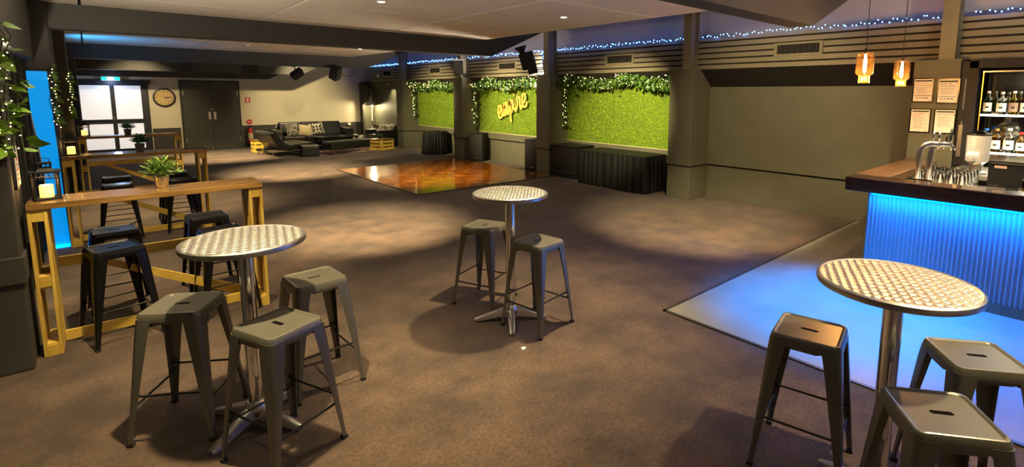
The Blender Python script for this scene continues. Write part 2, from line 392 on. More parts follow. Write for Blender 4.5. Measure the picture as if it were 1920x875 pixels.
# beams with rising ends on the wall side
def beam(y0, y1, zb, xt, lab, xend=8.3, slope=.45, x0=-1.0):
    poly = [(x0, zb), (xt, zb), (xend, zb+(xend-xt)*slope), (xend, min(3.6, zb+(xend-xt)*slope+.45)), (xt+.2, 3.2), (xt, ZC+.01), (x0, ZC+.01)]
    poly = [(x0, zb), (xt, zb), (xend, min(3.55, zb+(xend-xt)*slope)), (xend, 3.598), (XE+.0, 3.598), (XE+.0, ZC-.002), (x0, ZC-.002)] if xend > XE else \
           [(x0, zb), (xt, zb), (xend, zb+(xend-xt)*slope), (xend, ZC-.002), (x0, ZC-.002)]
    return struct(G().prism_y(poly, y0, y1).build('ceiling_beam', 'beam_paint'), lab)
beam(2.30, 2.54, 2.59, 5.88, 'dark ceiling beam nearest the bar')
beam(8.48, 8.74, 2.585, 6.06, 'deep dark ceiling beam over the middle of the room')
beam(15.1, 15.35, 2.56, 6.22, 'dark ceiling beam in front of the lounge corner')
beam(18.2, 18.4, 2.43, 5.30, 'dark ceiling beam close to the back wall', 6.4)
beam(19.4, 19.69, 2.29, 4.60, 'dark bulkhead against the back wall', 5.5)
# back wall: dado and cream
wb = struct(G().box(-1.0, 8.45, YB, YB+.15, 0, 3.6).build('wall_back', 'cream'), 'cream back wall with dark dado')
for a, b in ((1.42, 2.12), (3.80, 7.80)):
    d = G().box(a, b, YB-.012, YB, 0, .76).build('dado_panel', 'dark_dado', wb)
    G().box(a, b, YB-.03, YB-.012, .74, .775).build('dado_rail', 'cream', d); G().box(a, b, YB-.03, YB-.012, .58, .60).build('dado_rail', 'dark_dado', d)
G().box(7.80, 7.87, 19.42, YB-.013, 0, 2.25).build('return_wall', 'charcoal_wall', wb)
G().box(7.875, XW-.052, YB-.012, YB, 0, 2.28).build('alcove_panel', 'paint', wb)
# left wall, slightly skewed: x grows with y
def XL(y): return -.40 + .02*(y-4.7)
g = G(); g.hexa([(XL(YF)-.45, YF, 0), (XL(YF)-.25, YF, 0), (XL(YB)-.25, YB, 0), (XL(YB)-.45, YB, 0), (XL(YF)-.45, YF, ZC), (XL(YF)-.25, YF, ZC), (XL(YB)-.25, YB, ZC), (XL(YB)-.45, YB, ZC)])
wl = struct(g.build('wall_left', 'charcoal_wall'), 'dark left wall with pillars')
for i, y in enumerate((4.72, 8.40, 12.06, 15.7)):
    p = G().box(XL(y)-.3, XL(y)+(.06 if i else 0), y, y+.55, 0, ZC).build('pillar', 'charcoal_wall', wl, bevel=.01)
    G().box(XL(y)-.3, XL(y)+.015+(.06 if i else 0), y-.015, y+.56, .60, .78).build('dado_rail', 'charcoal_wall', p, bevel=.006)
# header over the window bays
for y0, y1 in ((5.27, 8.40), (8.95, 12.06), (12.61, 15.7)):
    G().box(XL(y0)-.28, XL(y0)-.02, y0, y1, 2.2, ZC).build('header', 'charcoal_wall', wl)
# dark pleated curtain in the first left bay
g = G(); rows = []
n = 160
for z in (0.02, 2.2): rows.append([(XL(5.3)-.13+.035*math.sin(k*.62)+.01*math.sin(k*.17), 5.30+k*(8.30-5.30)/n, z) for k in range(n+1)])
g.loft(rows, False, False, False)
tag(g.build('pleated_curtain', 'black_cloth', smooth=True), 'dark pleated curtain hanging between the left pillars', 'curtain')
struct(G().box(-1.0, 8.45, YF-.15, YF, 0, 3.65).build('wall_front', 'cream'), 'wall behind the viewer')

# ------------------------------------------------------------------ doors on the back wall
d1 = struct(G().box(-.16, 1.40, YB-.02, YB-.005, 0, 2.20).build('door_1', 'black_frame'), 'dark framed double glass doors, frosted panes glowing with daylight')
for x0, x1 in ((-.13, .52), (.62, 1.22)):
    for z0, z1 in ((1.05, 2.03), (.18, .92)):
        e = G(); e.box(x0-.05, x1+.05, YB-.045, YB-.02, z1, z1+.05); e.box(x0-.05, x1+.05, YB-.045, YB-.02, z0-.05, z0)
        e.box(x0-.05, x0, YB-.045, YB-.02, z0, z1); e.box(x1, x1+.05, YB-.045, YB-.02, z0, z1); e.build('stile', 'black_frame', d1)
        G().box(x0, x1, YB-.030, YB-.022, z0, z1).build('pane', 'door_glass', d1)
e = G(); e.cyl((.56,YB-.06,1.0),(.56,YB-.06,1.15),.012); e.cyl((.56,YB-.06,1.02),(.56,YB-.03,1.02),.008); e.cyl((.56,YB-.06,1.13),(.56,YB-.03,1.13),.008); e.build('door_handle', 'steel', d1)
G().box(-.22, 1.46, YB-.05, YB-.001, 2.08, 2.20).build('lintel', 'black_frame', d1)
d2 = struct(G().box(2.16, 3.78, YB-.06, YB-.001, 0, 2.22).build('door_2', 'beam_paint'), 'closed dark double doors with steel push plates')
for x0, x1 in ((2.22, 2.965), (2.975, 3.72)):
    lf = G().box(x0, x1, YB-.085, YB-.06, .01, 2.17).build('door_leaf', 'door_paint', d2, bevel=.003)
    xp = x1-.10 if x0 < 2.5 else x0+.03
    G().box(xp, xp+.07, YB-.09, YB-.085, .98, 1.22).build('push_plate', 'steel', lf)
    for z in (.25, 1.75): G().box(x0+.005 if x0 < 2.5 else x1-.025, x0+.025 if x0 < 2.5 else x1-.005, YB-.092, YB-.085, z, z+.14).build('hinge', 'steel', lf)
e = G(); e.cyl((2.97,YB-.09,1.30),(2.97,YB-.08,1.30),.02); e.build('lock', 'steel', d2)
e = G(); e.cyl((2.93,YB-.10,.06),(2.93,YB-.08,.06),.02); e.build('door_stop', 'steel', d2)
# EXIT sign
t = thing('exit_sign', 'green illuminated running man exit sign above the glass doors', 'sign', (.56, YB-.16, 2.17))
G().box(-.21, .21, -.03, .03, 0, .10).build('housing', 'white_plastic', t, bevel=.004)
G().box(-.20, -.075, -.036, -.03, .01, .09).build('green_panel', 'exit_green', t); G().box(.075, .20, -.036, -.03, .01, .09).build('green_panel', 'exit_green', t)
G().box(-.07, .07, -.036, -.03, .01, .09).build('white_panel', 'exit_white', t)
e = G(); e.sphere((.0,-.038,.075), .008, 6, 4); e.tube([(0,-.038,.066),(-.008,-.038,.045)], .007, 5); e.tube([(-.008,-.038,.045),(.012,-.038,.034),(.010,-.038,.018)], .005, 5); e.tube([(-.008,-.038,.045),(-.024,-.038,.028)], .005, 5); e.tube([(0,-.038,.062),(.02,-.038,.052)], .004, 5); e.tube([(0,-.038,.062),(-.018,-.038,.056)], .004, 5)
e.build('running_figure', 'exit_green', t)
lamp_light('POINT', (.56, YB-.3, 2.16), 6, (.45, .6, 1.), .1)
# clock
t = thing('wall_clock', 'round black rimmed wall clock with tan face beside the double doors', 'clock', (1.77, YB, 1.68))
def yl(prof, n=32):
    g = G(); g.loft([[(r*math.cos(2*PI*i/n), -y, r*math.sin(2*PI*i/n)) for i in range(n)] for r, y in prof]); return g
yl([(.285, .001), (.285, .05), (.255, .055), (.235, .03)]).build('rim', 'black_frame', t, True, auto=40)
yl([(.238, .005), (.238, .034)]).build('face', 'clock_face', t)
for h in range(12):
    a = h*PI/6; e = G(); e.box(-.008, .008, -.038, -.034, .175, .215); e.xf(Matrix.Rotation(a, 4, 'Y')); e.build('hour_mark', 'ink', t)
for a, L in ((1.75, .11), (1.5, .17)):
    e = G(); e.box(-.008, .008, -.043, -.039, -.02, L); e.xf(Matrix.Rotation(a, 4, 'Y')); e.build('hand', 'ink', t)
# extinguisher and signs
t = thing('fire_extinguisher', 'red fire extinguisher hanging beside the dark double doors', 'extinguisher', (4.0, YB-.12, .12))
G().lathe([(.06,0),(.075,.02),(.075,.44),(.06,.50),(.025,.53),(.02,.56)], 16).build('cylinder', 'red', t, True, auto=40)
G().lathe([(.0755,.17),(.0765,.18),(.0765,.36),(.0755,.37)], 16).build('label', 'cushion_cream', t, True)
e = G(); e.box(-.02,.06,-.015,.015,.56,.585); e.box(-.02,.07,-.012,.012,.60,.615); e.cyl((0,0,.55),(0,0,.61),.02); e.build('valve', 'black_plastic', t)
e = G(); e.tube([(-.02,0,.57),(-.08,-.01,.55),(-.10,-.01,.40),(-.095,-.01,.10),(-.09,-.01,-.05)], .012, 6); e.build('hose', 'rubber', t)
t = thing('fire_sign', 'red round fire sign above the extinguisher', 'sign', (4.02, YB-.012, .86))
yl([(.085, .0), (.085, .008)], 24).build('disc', 'red', t)
e = G(); e.box(-.05,.05,-.010,-.008,.008,.022); e.box(-.04,.04,-.010,-.008,-.022,-.008); e.build('marking', 'paper', t)
t = thing('fire_sign', 'small rectangular red fire sign high on the cream wall', 'sign', (4.01, YB-.002, 1.50))
G().box(-.075, .075, -.008, 0, 0, .17).build('plate', 'red', t); e = G(); e.box(-.03,.03,-.010,-.008,.06,.14); e.box(-.05,.05,-.010,-.008,.02,.035); e.build('marking', 'paper', t)
t = thing('switch_plate', 'long pale socket plate on the dark dado behind the chaise', 'socket', (4.95, YB-.012, .66)); G().box(-.14,.14,-.015,0,-.035,.035).build('plate', 'white_plastic', t, bevel=.003)
t = thing('wall_socket', 'white square socket with black plug right of the sofa', 'socket', (7.35, YB-.03, .67)); G().box(-.06,.06,-.012,0,-.05,.05).build('plate','white_plastic',t,bevel=.003); G().box(-.08,-.02,-.05,-.012,-.09,-.03).build('plug','black_plastic',t)
t = thing('wall_socket', 'small pale plate high on the slats above the lounge alcove', 'socket', (7.95, 18.25, 2.46)); G().box(-.03,0,-.05,.05,-.04,.07).build('plate','white_plastic',t)

# ------------------------------------------------------------------ ceiling lights
for k, (x, y, p, ang, aim) in enumerate(DOWN):
    lab = {3: 'bright round downlight shining in the ceiling above the dance floor edge', 4: 'small ceiling downlight at the top edge of the picture'}.get(k, 'recessed ceiling downlight hidden from view')
    t = thing('downlight', lab, 'downlight', (x, y, ZC), 0, 'ceiling downlights')
    g = G(); g.lathe([(.055,.0),(.055,-.006),(.042,-.006),(.040,.0)], 20, cap0=False, cap1=False); g.build('trim_ring', 'white_plastic', t, True, auto=40)
    G().lathe([(.040,-.002),(.039,-.003)], 16).build('lens', 'downlight_glow', t)
    lo = lamp_light('SPOT', (x, y, ZC-.02), p, WARM, .045, aim, ang, .85)

# added unseen lamps that brighten the ceiling: left wall, behind pillars, over the bar
for k, (x, y, z, px, py, pw, lab) in enumerate(((-.46, 1.3, 2.0, -.20, 0, 26, 'added unseen cup uplight on the left wall beside the viewer'), (-.50, -.9, 2.0, -.20, 0, 20, 'added unseen cup uplight on the left wall behind the viewer'), (7.86, 9.14, 2.0, 0, -.06, 520, 'added cup uplight, unseen behind the second pillar'), (5.3, -.45, 2.05, 0, 0, 110, 'added unseen cup uplight hanging over the bar beside the viewer'), (-.47, 5.42, 2.0, -.12, 0, 150, 'added cup uplight, unseen behind the nearest left pillar'))):
    t = thing('added_uplight', lab, 'added lamp', (x, y, z), 0, 'added cup uplights')
    g = G(); g.lathe([(.03,-.09),(.07,-.05),(.085,.012),(.082,.012),(.066,-.046),(.0,-.08)],24,(0,0,0),True,False); g.build('shade','lamp_shade',t,True)
    G().sphere((0,0,-.025),.022,10,6).build('bulb','lamp_glow',t,True); G().box(min(px,-.015),max(px,.015),min(py,-.015),max(py,.015),-.085,-.065).build('bracket','lamp_shade',t)
    if px == 0 and py == 0:
        for q in range(3): G().cyl((.083*math.cos(q*2.1),.083*math.sin(q*2.1),.0),(0,0,ZC-z),.0025,n=5).build('cord','black_plastic',t)
    lamp_light('POINT', (x, y, z+.003), pw, (1., .84, .60), .012)
# blue stage spot in the ceiling over the bar floor
t = thing('stage_spot', 'blue stage spot on the ceiling in front of the bar', 'spotlight', (4.62, 1.35, ZC))
G().cyl((0,0,0),(0,0,-.05),.02).build('mount','black_plastic',t); G().cyl((0,0,-.05),(0,0,-.20),.05,.06,16).build('can','black_plastic',t); G().cyl((0,0,-.2),(0,0,-.202),.055,.055,16).build('lens','led_blue',t)
lamp_light('SPOT', (4.62, 1.35, ZC-.22), 1300, (.0,.24,1.), .05, (4.66,1.4,0), 56, .8)

# ------------------------------------------------------------------ stools
def make_stool(bodymat, name, label, group):
    t = thing(name, label, 'stool', (0,0,0), 0, group)
    rings = []
    for h, r, z in ((.157,.034,.648),(.158,.034,.655),(.152,.032,.689),(.147,.030,.698),(.142,.028,.700),(.136,.025,.698),(.131,.022,.693)):
        rings.append([(x,y,z) for x,y in rrect(h, r, 6)])
    slot = rrect(.040, .0115, 6, .012)
    rings.append([(x*1.0,y*1.0,.693) for x,y in slot]); rings.append([(x,y,.680) for x,y in slot])
    g = G(); g.loft(rings, False, False)
    inner = [[(x,y,z) for x,y in rrect(h, r, 6)] for h, r, z in ((.154,.031,.648),(.148,.030,.684))] + [[(x*1.1,y*1.1,.684) for x,y in slot]]
    g.loft(inner, False, False)
    g.build('seat', bodymat, t, True, auto=35)
    for sx, sy in ((1,1),(-1,1),(-1,-1),(1,-1)):
        rr = []
        for z, c, wd, r in ((.672,.1565,.082,.030),(.60,.164,.074,.028),(.30,.188,.046,.020),(.10,.204,.030,.013),(.0,.212,.025,.010)):
            o = [(c-wd,c),(c-r,c)]+[(c-r+r*math.sin(a*PI/8),c-r+r*math.cos(a*PI/8)) for a in (1,2,3)]+[(c,c-r),(c,c-wd)]
            th = .004
            i = [(c-th,c-wd),(c-th,c-r)]+[(c-r+(r-th)*math.sin(a*PI/8),c-r+(r-th)*math.cos(a*PI/8)) for a in (3,2,1)]+[(c-r,c-th),(c-wd,c-th)]
            rr.append([(sx*x, sy*y, z) for x,y in (o+i)])
        if sx*sy > 0: rr = [list(reversed(r)) for r in rr]
        g = G(); g.loft(rr); l = g.build('leg', bodymat, t, True, auto=40)
        c = .207; g = G(); g.box(min(sx*(c-.022),sx*(c+.006)), max(sx*(c-.022),sx*(c+.006)), min(sy*(c-.022),sy*(c+.006)), max(sy*(c-.022),sy*(c+.006)), 0, .018); g.build('foot_cap', 'rubber', l)
    q = .193; zz = .21
    for k in range(4):
        z = zz if k % 2 else zz+.055; q = .188 if k % 2 else .184
        m = Matrix.Rotation(k*PI/2, 4, 'Z')
        g = G(); g.tube([(-q,q-.012,z+.004),(-q*.8,q-.012,z-.004),(q*.8,q-.012,z-.004),(q,q-.012,z+.004)], .006, 6); g.xf(m); g.build('stretcher', 'rod_dark', t, True)
    g = G()
    for s in (1,-1): g.tube([(-.15,-.15*s,.615),(0,0,.635),(.15,.15*s,.615)], .006, 6)
    g.build('seat_brace', 'rod_dark', t, True)
    for k in range(4):
        g = G()
        a, b = .158, .156
        g.add([(-.085,b,.652),(-.055,b,.640),(.055,b,.640),(.085,b,.652),(.085,b-.003,.652),(.055,b-.003,.640),(-.055,b-.003,.640),(-.085,b-.003,.652),(-.085,b-.001,.668),(.085,b-.001,.668)],
              [(0,1,2,3,9,8),(7,6,5,4),(0,7,6,1),(1,6,5,2),(2,5,4,3)])
        g.xf(Matrix.Rotation(k*PI/2, 4, 'Z')); g.build('apron', bodymat, t)
    return t
R = math.radians
gs = 'gunmetal bar stools round the café tables'
s0 = make_stool('gunmetal', 'bar_stool', 'gunmetal stool left of the left round table, table shadow crossing its seat', gs)
s0.location = (.301, 3.37, 0); s0.rotation_euler.z = R(-34)
for x, y, a, lab in ((.625,2.753,112,'gunmetal stool in front of the left round table, seat fully lit'),
    (.976,3.319,2.5,'gunmetal stool right of the left round table, half its seat shaded'),
    (2.526,3.679,23,'gunmetal stool behind the middle round table, the farther of the two there'),
    (2.564,2.998,9,'gunmetal stool in front of the middle round table, the nearer of the two there'),
    (2.567,.923,102,'gunmetal stool left of the right round table, standing at the carpet edge'),
    (2.868,.320,127,'gunmetal stool behind the right round table, against the blue lit floor'),
    (2.235,.328,127,'nearest gunmetal stool at the bottom right corner of the picture')):
    dup(s0, (x,y,0), R(a), lab)
gb = 'black bar stools at the pallet bar tables'
b0 = make_stool('gloss_black', 'bar_stool', 'gloss black stool at the near left end of the closest pallet table', gb)
b0.location = (.063, 4.98, 0); b0.rotation_euler.z = R(13)
for x, y, a, lab in ((.085,5.62,3,'gloss black stool behind the closest pallet table, left end'),
    (.754,5.72,2,'gloss black stool behind the closest pallet table, right end'),
    (.76,5.02,4,'gloss black stool partly hidden behind the left round table top'),
    (.20,8.42,0,'black stool in front of the second pallet table, left end'),
    (.22,9.15,0,'black stool behind the second pallet table, left end'),
    (.86,8.42,0,'black stool in front of the second pallet table, right end, behind the tin potted plant'),
    (.86,9.15,0,'black stool behind the second pallet table, right end')):
    dup(b0, (x,y,0), R(a), lab)

# ------------------------------------------------------------------ round café tables
def make_cafe(label):
    t = thing('cafe_table', label, 'table', (0,0,0), 0, 'round stainless café tables')
    H = 1.065
    g = G(); g.lathe([(.001,H),(.284,H)], 64, cap0=False, cap1=False); top = g.build('tabletop', 'swirl_steel', t)
    g = G(); g.lathe([(.284,H),(.290,H+.003),(.300,H-.002),(.302,H-.012),(.300,H-.026),(.292,H-.030),(.05,H-.030)], 64, cap0=False); g.build('rim', 'stainless', top, True, auto=50)
    G().lathe([(.038,.10),(.038,H-.05),(.11,H-.05),(.11,H-.032)], 28).build('pole', 'chrome', t, True, auto=40)
    g = G(); g.lathe([(.055,.055),(.062,.075),(.060,.11),(.045,.135)], 24); hub = g.build('base_hub', 'steel', t, True, auto=40)
    for k in range(4):
        g = G()
        rings = []
        for r, hw, z0, z1 in ((.03,.036,.045,.115),(.10,.034,.040,.098),(.20,.028,.022,.062),(.275,.024,.010,.036),(.295,.018,.008,.026)):
            rings.append([(r,-hw,z0),(r,hw,z0),(r,hw*.8,z1-.006),(r,hw*.35,z1),(r,-hw*.35,z1),(r,-hw*.8,z1-.006)])
        g.loft(rings); g.xf(Matrix.Rotation(k*PI/2+PI/4, 4, 'Z')); ft = g.build('foot', 'steel', t, True, auto=35)
        a = k*PI/2+PI/4; G().lathe([(.014,0),(.016,.012)], 10, (.27*math.cos(a), .27*math.sin(a), 0)).build('glide', 'rubber', ft)
    return t
c0 = make_cafe('round stainless café table at left with three gunmetal stools'); c0.location = (.571, 3.11, 0); c0.rotation_euler.z = R(-12)
dup(c0, (2.445, 3.20, 0), R(10), 'round stainless café table in the middle with two gunmetal stools')
dup(c0, (2.495, .566, 0), R(25), 'round stainless café table at right in front of the bar')

# ------------------------------------------------------------------ pallet bar tables
def make_bar_table(label):
    t = thing('pallet_bar_table', label, 'table', (0,0,0), 0, 'pallet timber bar tables')   # local origin: front left floor corner
    L, D, H = 1.42, .36, 1.09
    for k in range(4):
        G().box(0, L, k*D/4+.001, (k+1)*D/4-.001, H-.042, H).build('top_board', 'table_wood', t, bevel=.003)
    for s, x0 in (('l', .0), ('r', L-.105)):
        for xx in (x0, x0+.081):
            for k in range(3):
                y0 = .012+k*.118
                G().box(xx, xx+.020, y0, y0+.088, .0, H-.044).build('upright', 'pine_v', t, bevel=.002)
        for z0 in (.0, .50, H-.124):
            for y0 in (.014, .25):
                G().box(x0+.0205, x0+.0805, y0, y0+.08, z0, z0+.08).build('block', 'pine', t, bevel=.002)
        for z0 in (.080, .49):
            G().box(x0+.0205, x0+.0805, .02, .33, z0, z0+.010).build('ledge', 'pine', t)
    G().box(.106, L-.106, .205, .225, .02, .095).build('rail', 'pine', t, bevel=.002)
    G().box(.106, L-.106, .335, .355, .55, .625).build('rail', 'pine', t, bevel=.002)
    g = G(); g.prism_y([(.30,.55),(.40,.55),(1.31,.10),(1.31,.03),(1.26,.03)], .315, .334); g.build('brace', 'pine', t)
    return t
bt = make_bar_table('pallet timber bar table closest to the camera, tin plant and lantern on top'); bt.location = (-.365, 4.87, 0); bt.rotation_euler.z = R(-1)
dup(bt, (-.275, 8.22, 0), R(-1), 'second pallet timber bar table, dark potted plant and lit lantern on top')
dup(bt, (-.165, 11.70, 0), R(-1), 'third pallet timber bar table, in front of the glass doors')

# lanterns
def make_lantern(label):
    t = thing('candle_lantern', label, 'lantern', (0,0,0), 0, 'black candle lanterns on the bar tables')
    G().box(-.072,.072,-.072,.072,0,.016).build('base', 'black_plastic', t, bevel=.002)
    for sx in (-1,1):
        for sy in (-1,1): G().box(sx*.062-.006,sx*.062+.006,sy*.062-.006,sy*.062+.006,.016,.195).build('post','black_plastic',t)
    g = G()
    for a in (0,1):
        for s in (-1,1):
            for z in (.15,.19):
                g.add(*box_vf(-.062,.062,s*.062-.003,s*.062+.003,z,z+.006, a))
            for q in (-.04,-.013,.013,.04): g.add(*box_vf(q-.002,q+.002,s*.062-.003,s*.062+.003,.15,.195, a))
    g.build('lattice','black_plastic',t)
    G().box(-.082,.082,-.082,.082,.195,.203).build('roof_plate','black_plastic',t)
    g = G(); g.hexa([(-.05,-.05,.203),(.05,-.05,.203),(.05,.05,.203),(-.05,.05,.203),(-.036,-.036,.222),(.036,-.036,.222),(.036,.036,.222),(-.036,.036,.222)]); g.build('roof_step','black_plastic',t)
    g = G()
    for s in (-1,1):
        for a in (0,1):
            for z in (.222,.252): g.add(*box_vf(-.036,.036,s*.033-.003,s*.033+.003,z,z+.006,a))
            for q in (-.033,-.011,.011,.033): g.add(*box_vf(q-.002,q+.002,s*.033-.003,s*.033+.003,.222,.258,a))
    g.box(-.04,.04,-.04,.04,.258,.264); g.build('chimney','black_plastic',t)
    g = G(); g.tube([(-.03,0,.262),(-.028,0,.285),(0,0,.295),(.028,0,.285),(.03,0,.262)],.003,5); g.build('handle','black_plastic',t)
    G().lathe([(.036,.016),(.038,.02),(.038,.098),(.034,.104)],18).build('candle','candle',t,True,auto=40)
    return t
def box_vf(x0,x1,y0,y1,z0,z1,a):
    v = [(x0,y0,z0),(x1,y0,z0),(x1,y1,z0),(x0,y1,z0),(x0,y0,z1),(x1,y0,z1),(x1,y1,z1),(x0,y1,z1)]
    if a: v = [(y,x,z) for x,y,z in v]
    return v, [(3,2,1,0),(4,5,6,7),(0,1,5,4),(1,2,6,5),(2,3,7,6),(3,0,4,7)]
ln = make_lantern('black lantern with glowing candle on the closest pallet table'); ln.location = (-.262, 5.06, 1.09); ln.rotation_euler.z = R(8)
dup(ln, (-.185, 8.40, 1.09), R(0), 'black lantern with glowing candle on the second pallet table')
dup(ln, (-.075, 11.85, 1.09), R(5), 'black lantern on the third pallet table before the glass doors')
for x,y in ((-.262,5.06),(-.185,8.40),(-.075,11.85)): lamp_light('POINT', (x, y, 1.215), 1.4, (1., .55, .18), .03)

# potted plants
def potted(name, label, loc, pr, ph, potmat, leafmat, spread, hgt, nleaf, L, W, seed):
    rnd = random.Random(seed)
    t = thing(name, label, 'plant', loc, 0, 'potted plants on the bar tables')
    g = G(); g.lathe([(pr*.78,0),(pr*.80,.004),(pr,ph-.008),(pr*1.06,ph-.006),(pr*1.06,ph),(pr*.95,ph),(pr*.93,ph-.02)],20,cap1=False); g.build('pot',potmat,t,True,auto=40)
    G().lathe([(.001,ph-.016),(pr*.93,ph-.018)],16,cap0=False,cap1=False).build('soil','soil',t)
    g = G()
    for k in range(nleaf):
        a = rnd.uniform(0,2*PI); el = rnd.uniform(.12,1.5); rad = rnd.uniform(.25,1.)
        p = Vector((math.cos(a)*math.cos(el)*spread*rad, math.sin(a)*math.cos(el)*spread*rad, ph+.0+math.sin(el)*hgt*rad))
        d = Vector((math.cos(a+rnd.uniform(-.6,.6)), math.sin(a+rnd.uniform(-.6,.6)), rnd.uniform(-.1,1.3)))
        g.leaf(p, d, Vector((rnd.uniform(-.5,.5),rnd.uniform(-.5,.5),1)), L*rnd.uniform(.7,1.2), W)
    for k in range(12):
        a = k*PI/6; g.tube([(0,0,ph-.02),(math.cos(a)*spread*.35,math.sin(a)*spread*.35,ph+hgt*.5),(math.cos(a)*spread*.75,math.sin(a)*spread*.75,ph+hgt*.6)],.0018,4)
    g.build('foliage',leafmat,t,kind='stuff')
    return t
potted('potted_plant','leafy green plant in a shiny tin pot on the closest pallet table',(.392,5.07,1.09),.050,.098,'pot_tin','fern',.115,.135,420,.055,.014,1)
potted('potted_plant','dark green plant in a dark pot on the second pallet table',(.46,8.42,1.09),.052,.10,'pot_dark','shrub',.085,.11,200,.055,.030,2)
potted('potted_plant','dark spreading plant in a pot on the third pallet table',(.50,11.88,1.09),.055,.10,'pot_dark','shrub',.10,.10,200,.06,.028,3)

# ------------------------------------------------------------------ grass panels, garlands, fairy lights
def grass_panel(label, y0, y1, seed):
    rnd = random.Random(seed)
    t = thing('grass_wall_panel', label, 'grass panel', (8.285, (y0+y1)/2, .785), 0, 'artificial grass wall panels')
    hw = (y1-y0)/2; h = 1.25
    G().box(-.02,.012,-hw,hw,0,h).build('backing','grass_back',t)
    g = G(); n = int(2*hw*h*4200)
    for k in range(n):
        y = rnd.uniform(-hw,hw); z = rnd.uniform(0,h); a = rnd.uniform(0,2*PI); L = rnd.uniform(.02,.034); s = rnd.uniform(.5,1.1)
        ty = y+math.cos(a)*L*.7; tz = z+math.sin(a)*L*.7
        ty = max(-hw,min(hw,ty)); tz = max(.0,min(h,tz))
        oy = -math.sin(a)*.0045; oz = math.cos(a)*.0045
        g.add([(-.02,y-oy,z-oz),(-.02,y+oy,z+oz),(-.02-L*s*.8,ty,tz)],[(0,1,2)])
    g.build('grass_blades','grass',t,kind='stuff')
    e = G(); e.box(-.035,.012,-hw,hw,-.012,.0); e.build('ledge_trim','cream',t)
    return t
gp = [('bright artificial grass panel above the skirted trestle table',5.42,8.60),('artificial grass panel carrying the yellow script sign',9.09,12.24),('farthest artificial grass panel, behind the round skirted table',12.73,15.87)]
for k,(lab,a,b) in enumerate(gp): grass_panel(lab,a,b,10+k)
def garland(where, y0, y1, seed, droop, side_len):
    rnd = random.Random(seed)
    # path along the soffit front, then hanging down at the far side
    path = []
    n = 40
    for k in range(n+1):
        u = k/n; path.append(Vector((8.02+.05*math.sin(u*9+seed), y0+(y1-y0)*u, 2.14+.05*math.sin(u*13+seed)-.02)))
    side = [Vector((8.08+.02*math.sin(q*1.3), y1-.10+.05*math.sin(q*1.9+seed), 2.10-q*side_len/12)) for q in range(13)]
    t = thing('ivy_garland', f'ivy garland trimming the top and far side of the grass {where}', 'garland', (8.02,y0,2.14), 0, 'ivy garlands round the grass panels')
    o = Vector((8.02,y0,2.14))
    g = G(); g.tube([p-o for p in path],.008,5); g.tube([p-o for p in side],.007,5); g.build('vine','stem',t)
    g = G()
    def put(p, cnt, rad, Ls):
        for q in range(cnt):
            c = p-o+Vector((rnd.uniform(-.09,.03),rnd.uniform(-rad,rad),rnd.uniform(-.11,.10)))
            g.leaf(c,Vector((rnd.uniform(-.7,.1),rnd.uniform(-.7,.7),rnd.uniform(-1.,.15))),Vector((-1,rnd.uniform(-.6,.6),rnd.uniform(-.2,.8))),Ls*rnd.uniform(.7,1.25),Ls*.72)
    for p in path: put(p,15,.07,.085)
    for p in side: put(p,8,.06,.075)
    for q in range(7):  # hanging tips
        c = path[rnd.randrange(len(path))]
        for s in range(5): put(c+Vector((0,0,-.05-.035*s)),1,.02,.08)
    g.build('leaves','leaf_dark',t,kind='stuff')
    t2 = thing('fairy_light_string', f'warm white fairy lights woven through the ivy of the grass {where}', 'string lights', (8.02,y0,2.14), 0, 'warm fairy light strings')
    pts = []; 
    for k in range(75): 
        p = path[rnd.randrange(len(path))]; pts.append(p+Vector((rnd.uniform(-.13,-.05),rnd.uniform(-.05,.05),rnd.uniform(-.14,.11))))
    pts.sort(key=lambda p: p.y)
    for k in range(26):
        p = side[int(k/26*13)]; pts.append(p+Vector((rnd.uniform(-.08,-.04),rnd.uniform(-.05,.05),rnd.uniform(-.03,.03))))
    g = G(); g.tube([p-o for p in pts],.0016,3); g.build('wire','stem',t2)
    g = G()
    for p in pts: g.octa(p-o,.0095)
    g.build('bulbs','warm_bulb',t2,kind='stuff')
garland('above the trestle table',5.45,8.55,3,.1,.95)
garland('with the script sign',9.12,12.20,5,.1,1.05)
garland('behind the round skirted table',12.76,15.82,8,.1,.95)
# small lamp in the sloping soffit of the lounge alcove
t = thing('soffit_spot','small spot lamp under the bulkhead of the lounge alcove','spotlight',(8.02,17.75,2.20))
g = G(); g.cyl((0,0,.02),(.03,0,-.05),.028,.032,12); g.build('can','black_plastic',t,True,auto=40)
g = G(); g.cyl((.03,0,-.05),(.0305,0,-.0515),.026,.026,12); g.build('lens','lamp_glow',t)
lamp_light('SPOT',(8.05,17.75,2.13),30,(1.,.80,.40),.03,(8.2,17.75,1.0),120,.9)

# blue LED strings on the bulkhead ledge
segs = [(YF+2.5,1.30),(1.55,4.96),(5.2,8.63),(8.86,12.27),(12.5,15.90),(16.13,18.9)]
wh = ['right of the bar poster pillar','above the plain wall bay by the pendants','above the trestle table bay','above the script sign bay','above the round skirted table bay','above the lounge alcove']
for (a,b),lab in zip(segs,wh):
    rnd = random.Random(int(a*10)+99)
    t = thing('led_string',f'blue white fairy lights along the bulkhead ledge {lab}','string lights',(7.93,a,2.80),0,'blue fairy light strings')
    n = int((b-a)/.055); pts = [Vector((rnd.uniform(-.03,.02),(k+rnd.uniform(-.3,.3))*(b-a)/n,.012+rnd.uniform(-.012,.035))) for k in range(n)]
    g = G(); g.tube(pts,.0015,3); g.build('wire','black_plastic',t)
    g = G()
    for p in pts: g.octa(p,.0078)
    g.build('bulbs','blue_bulb',t,kind='stuff')
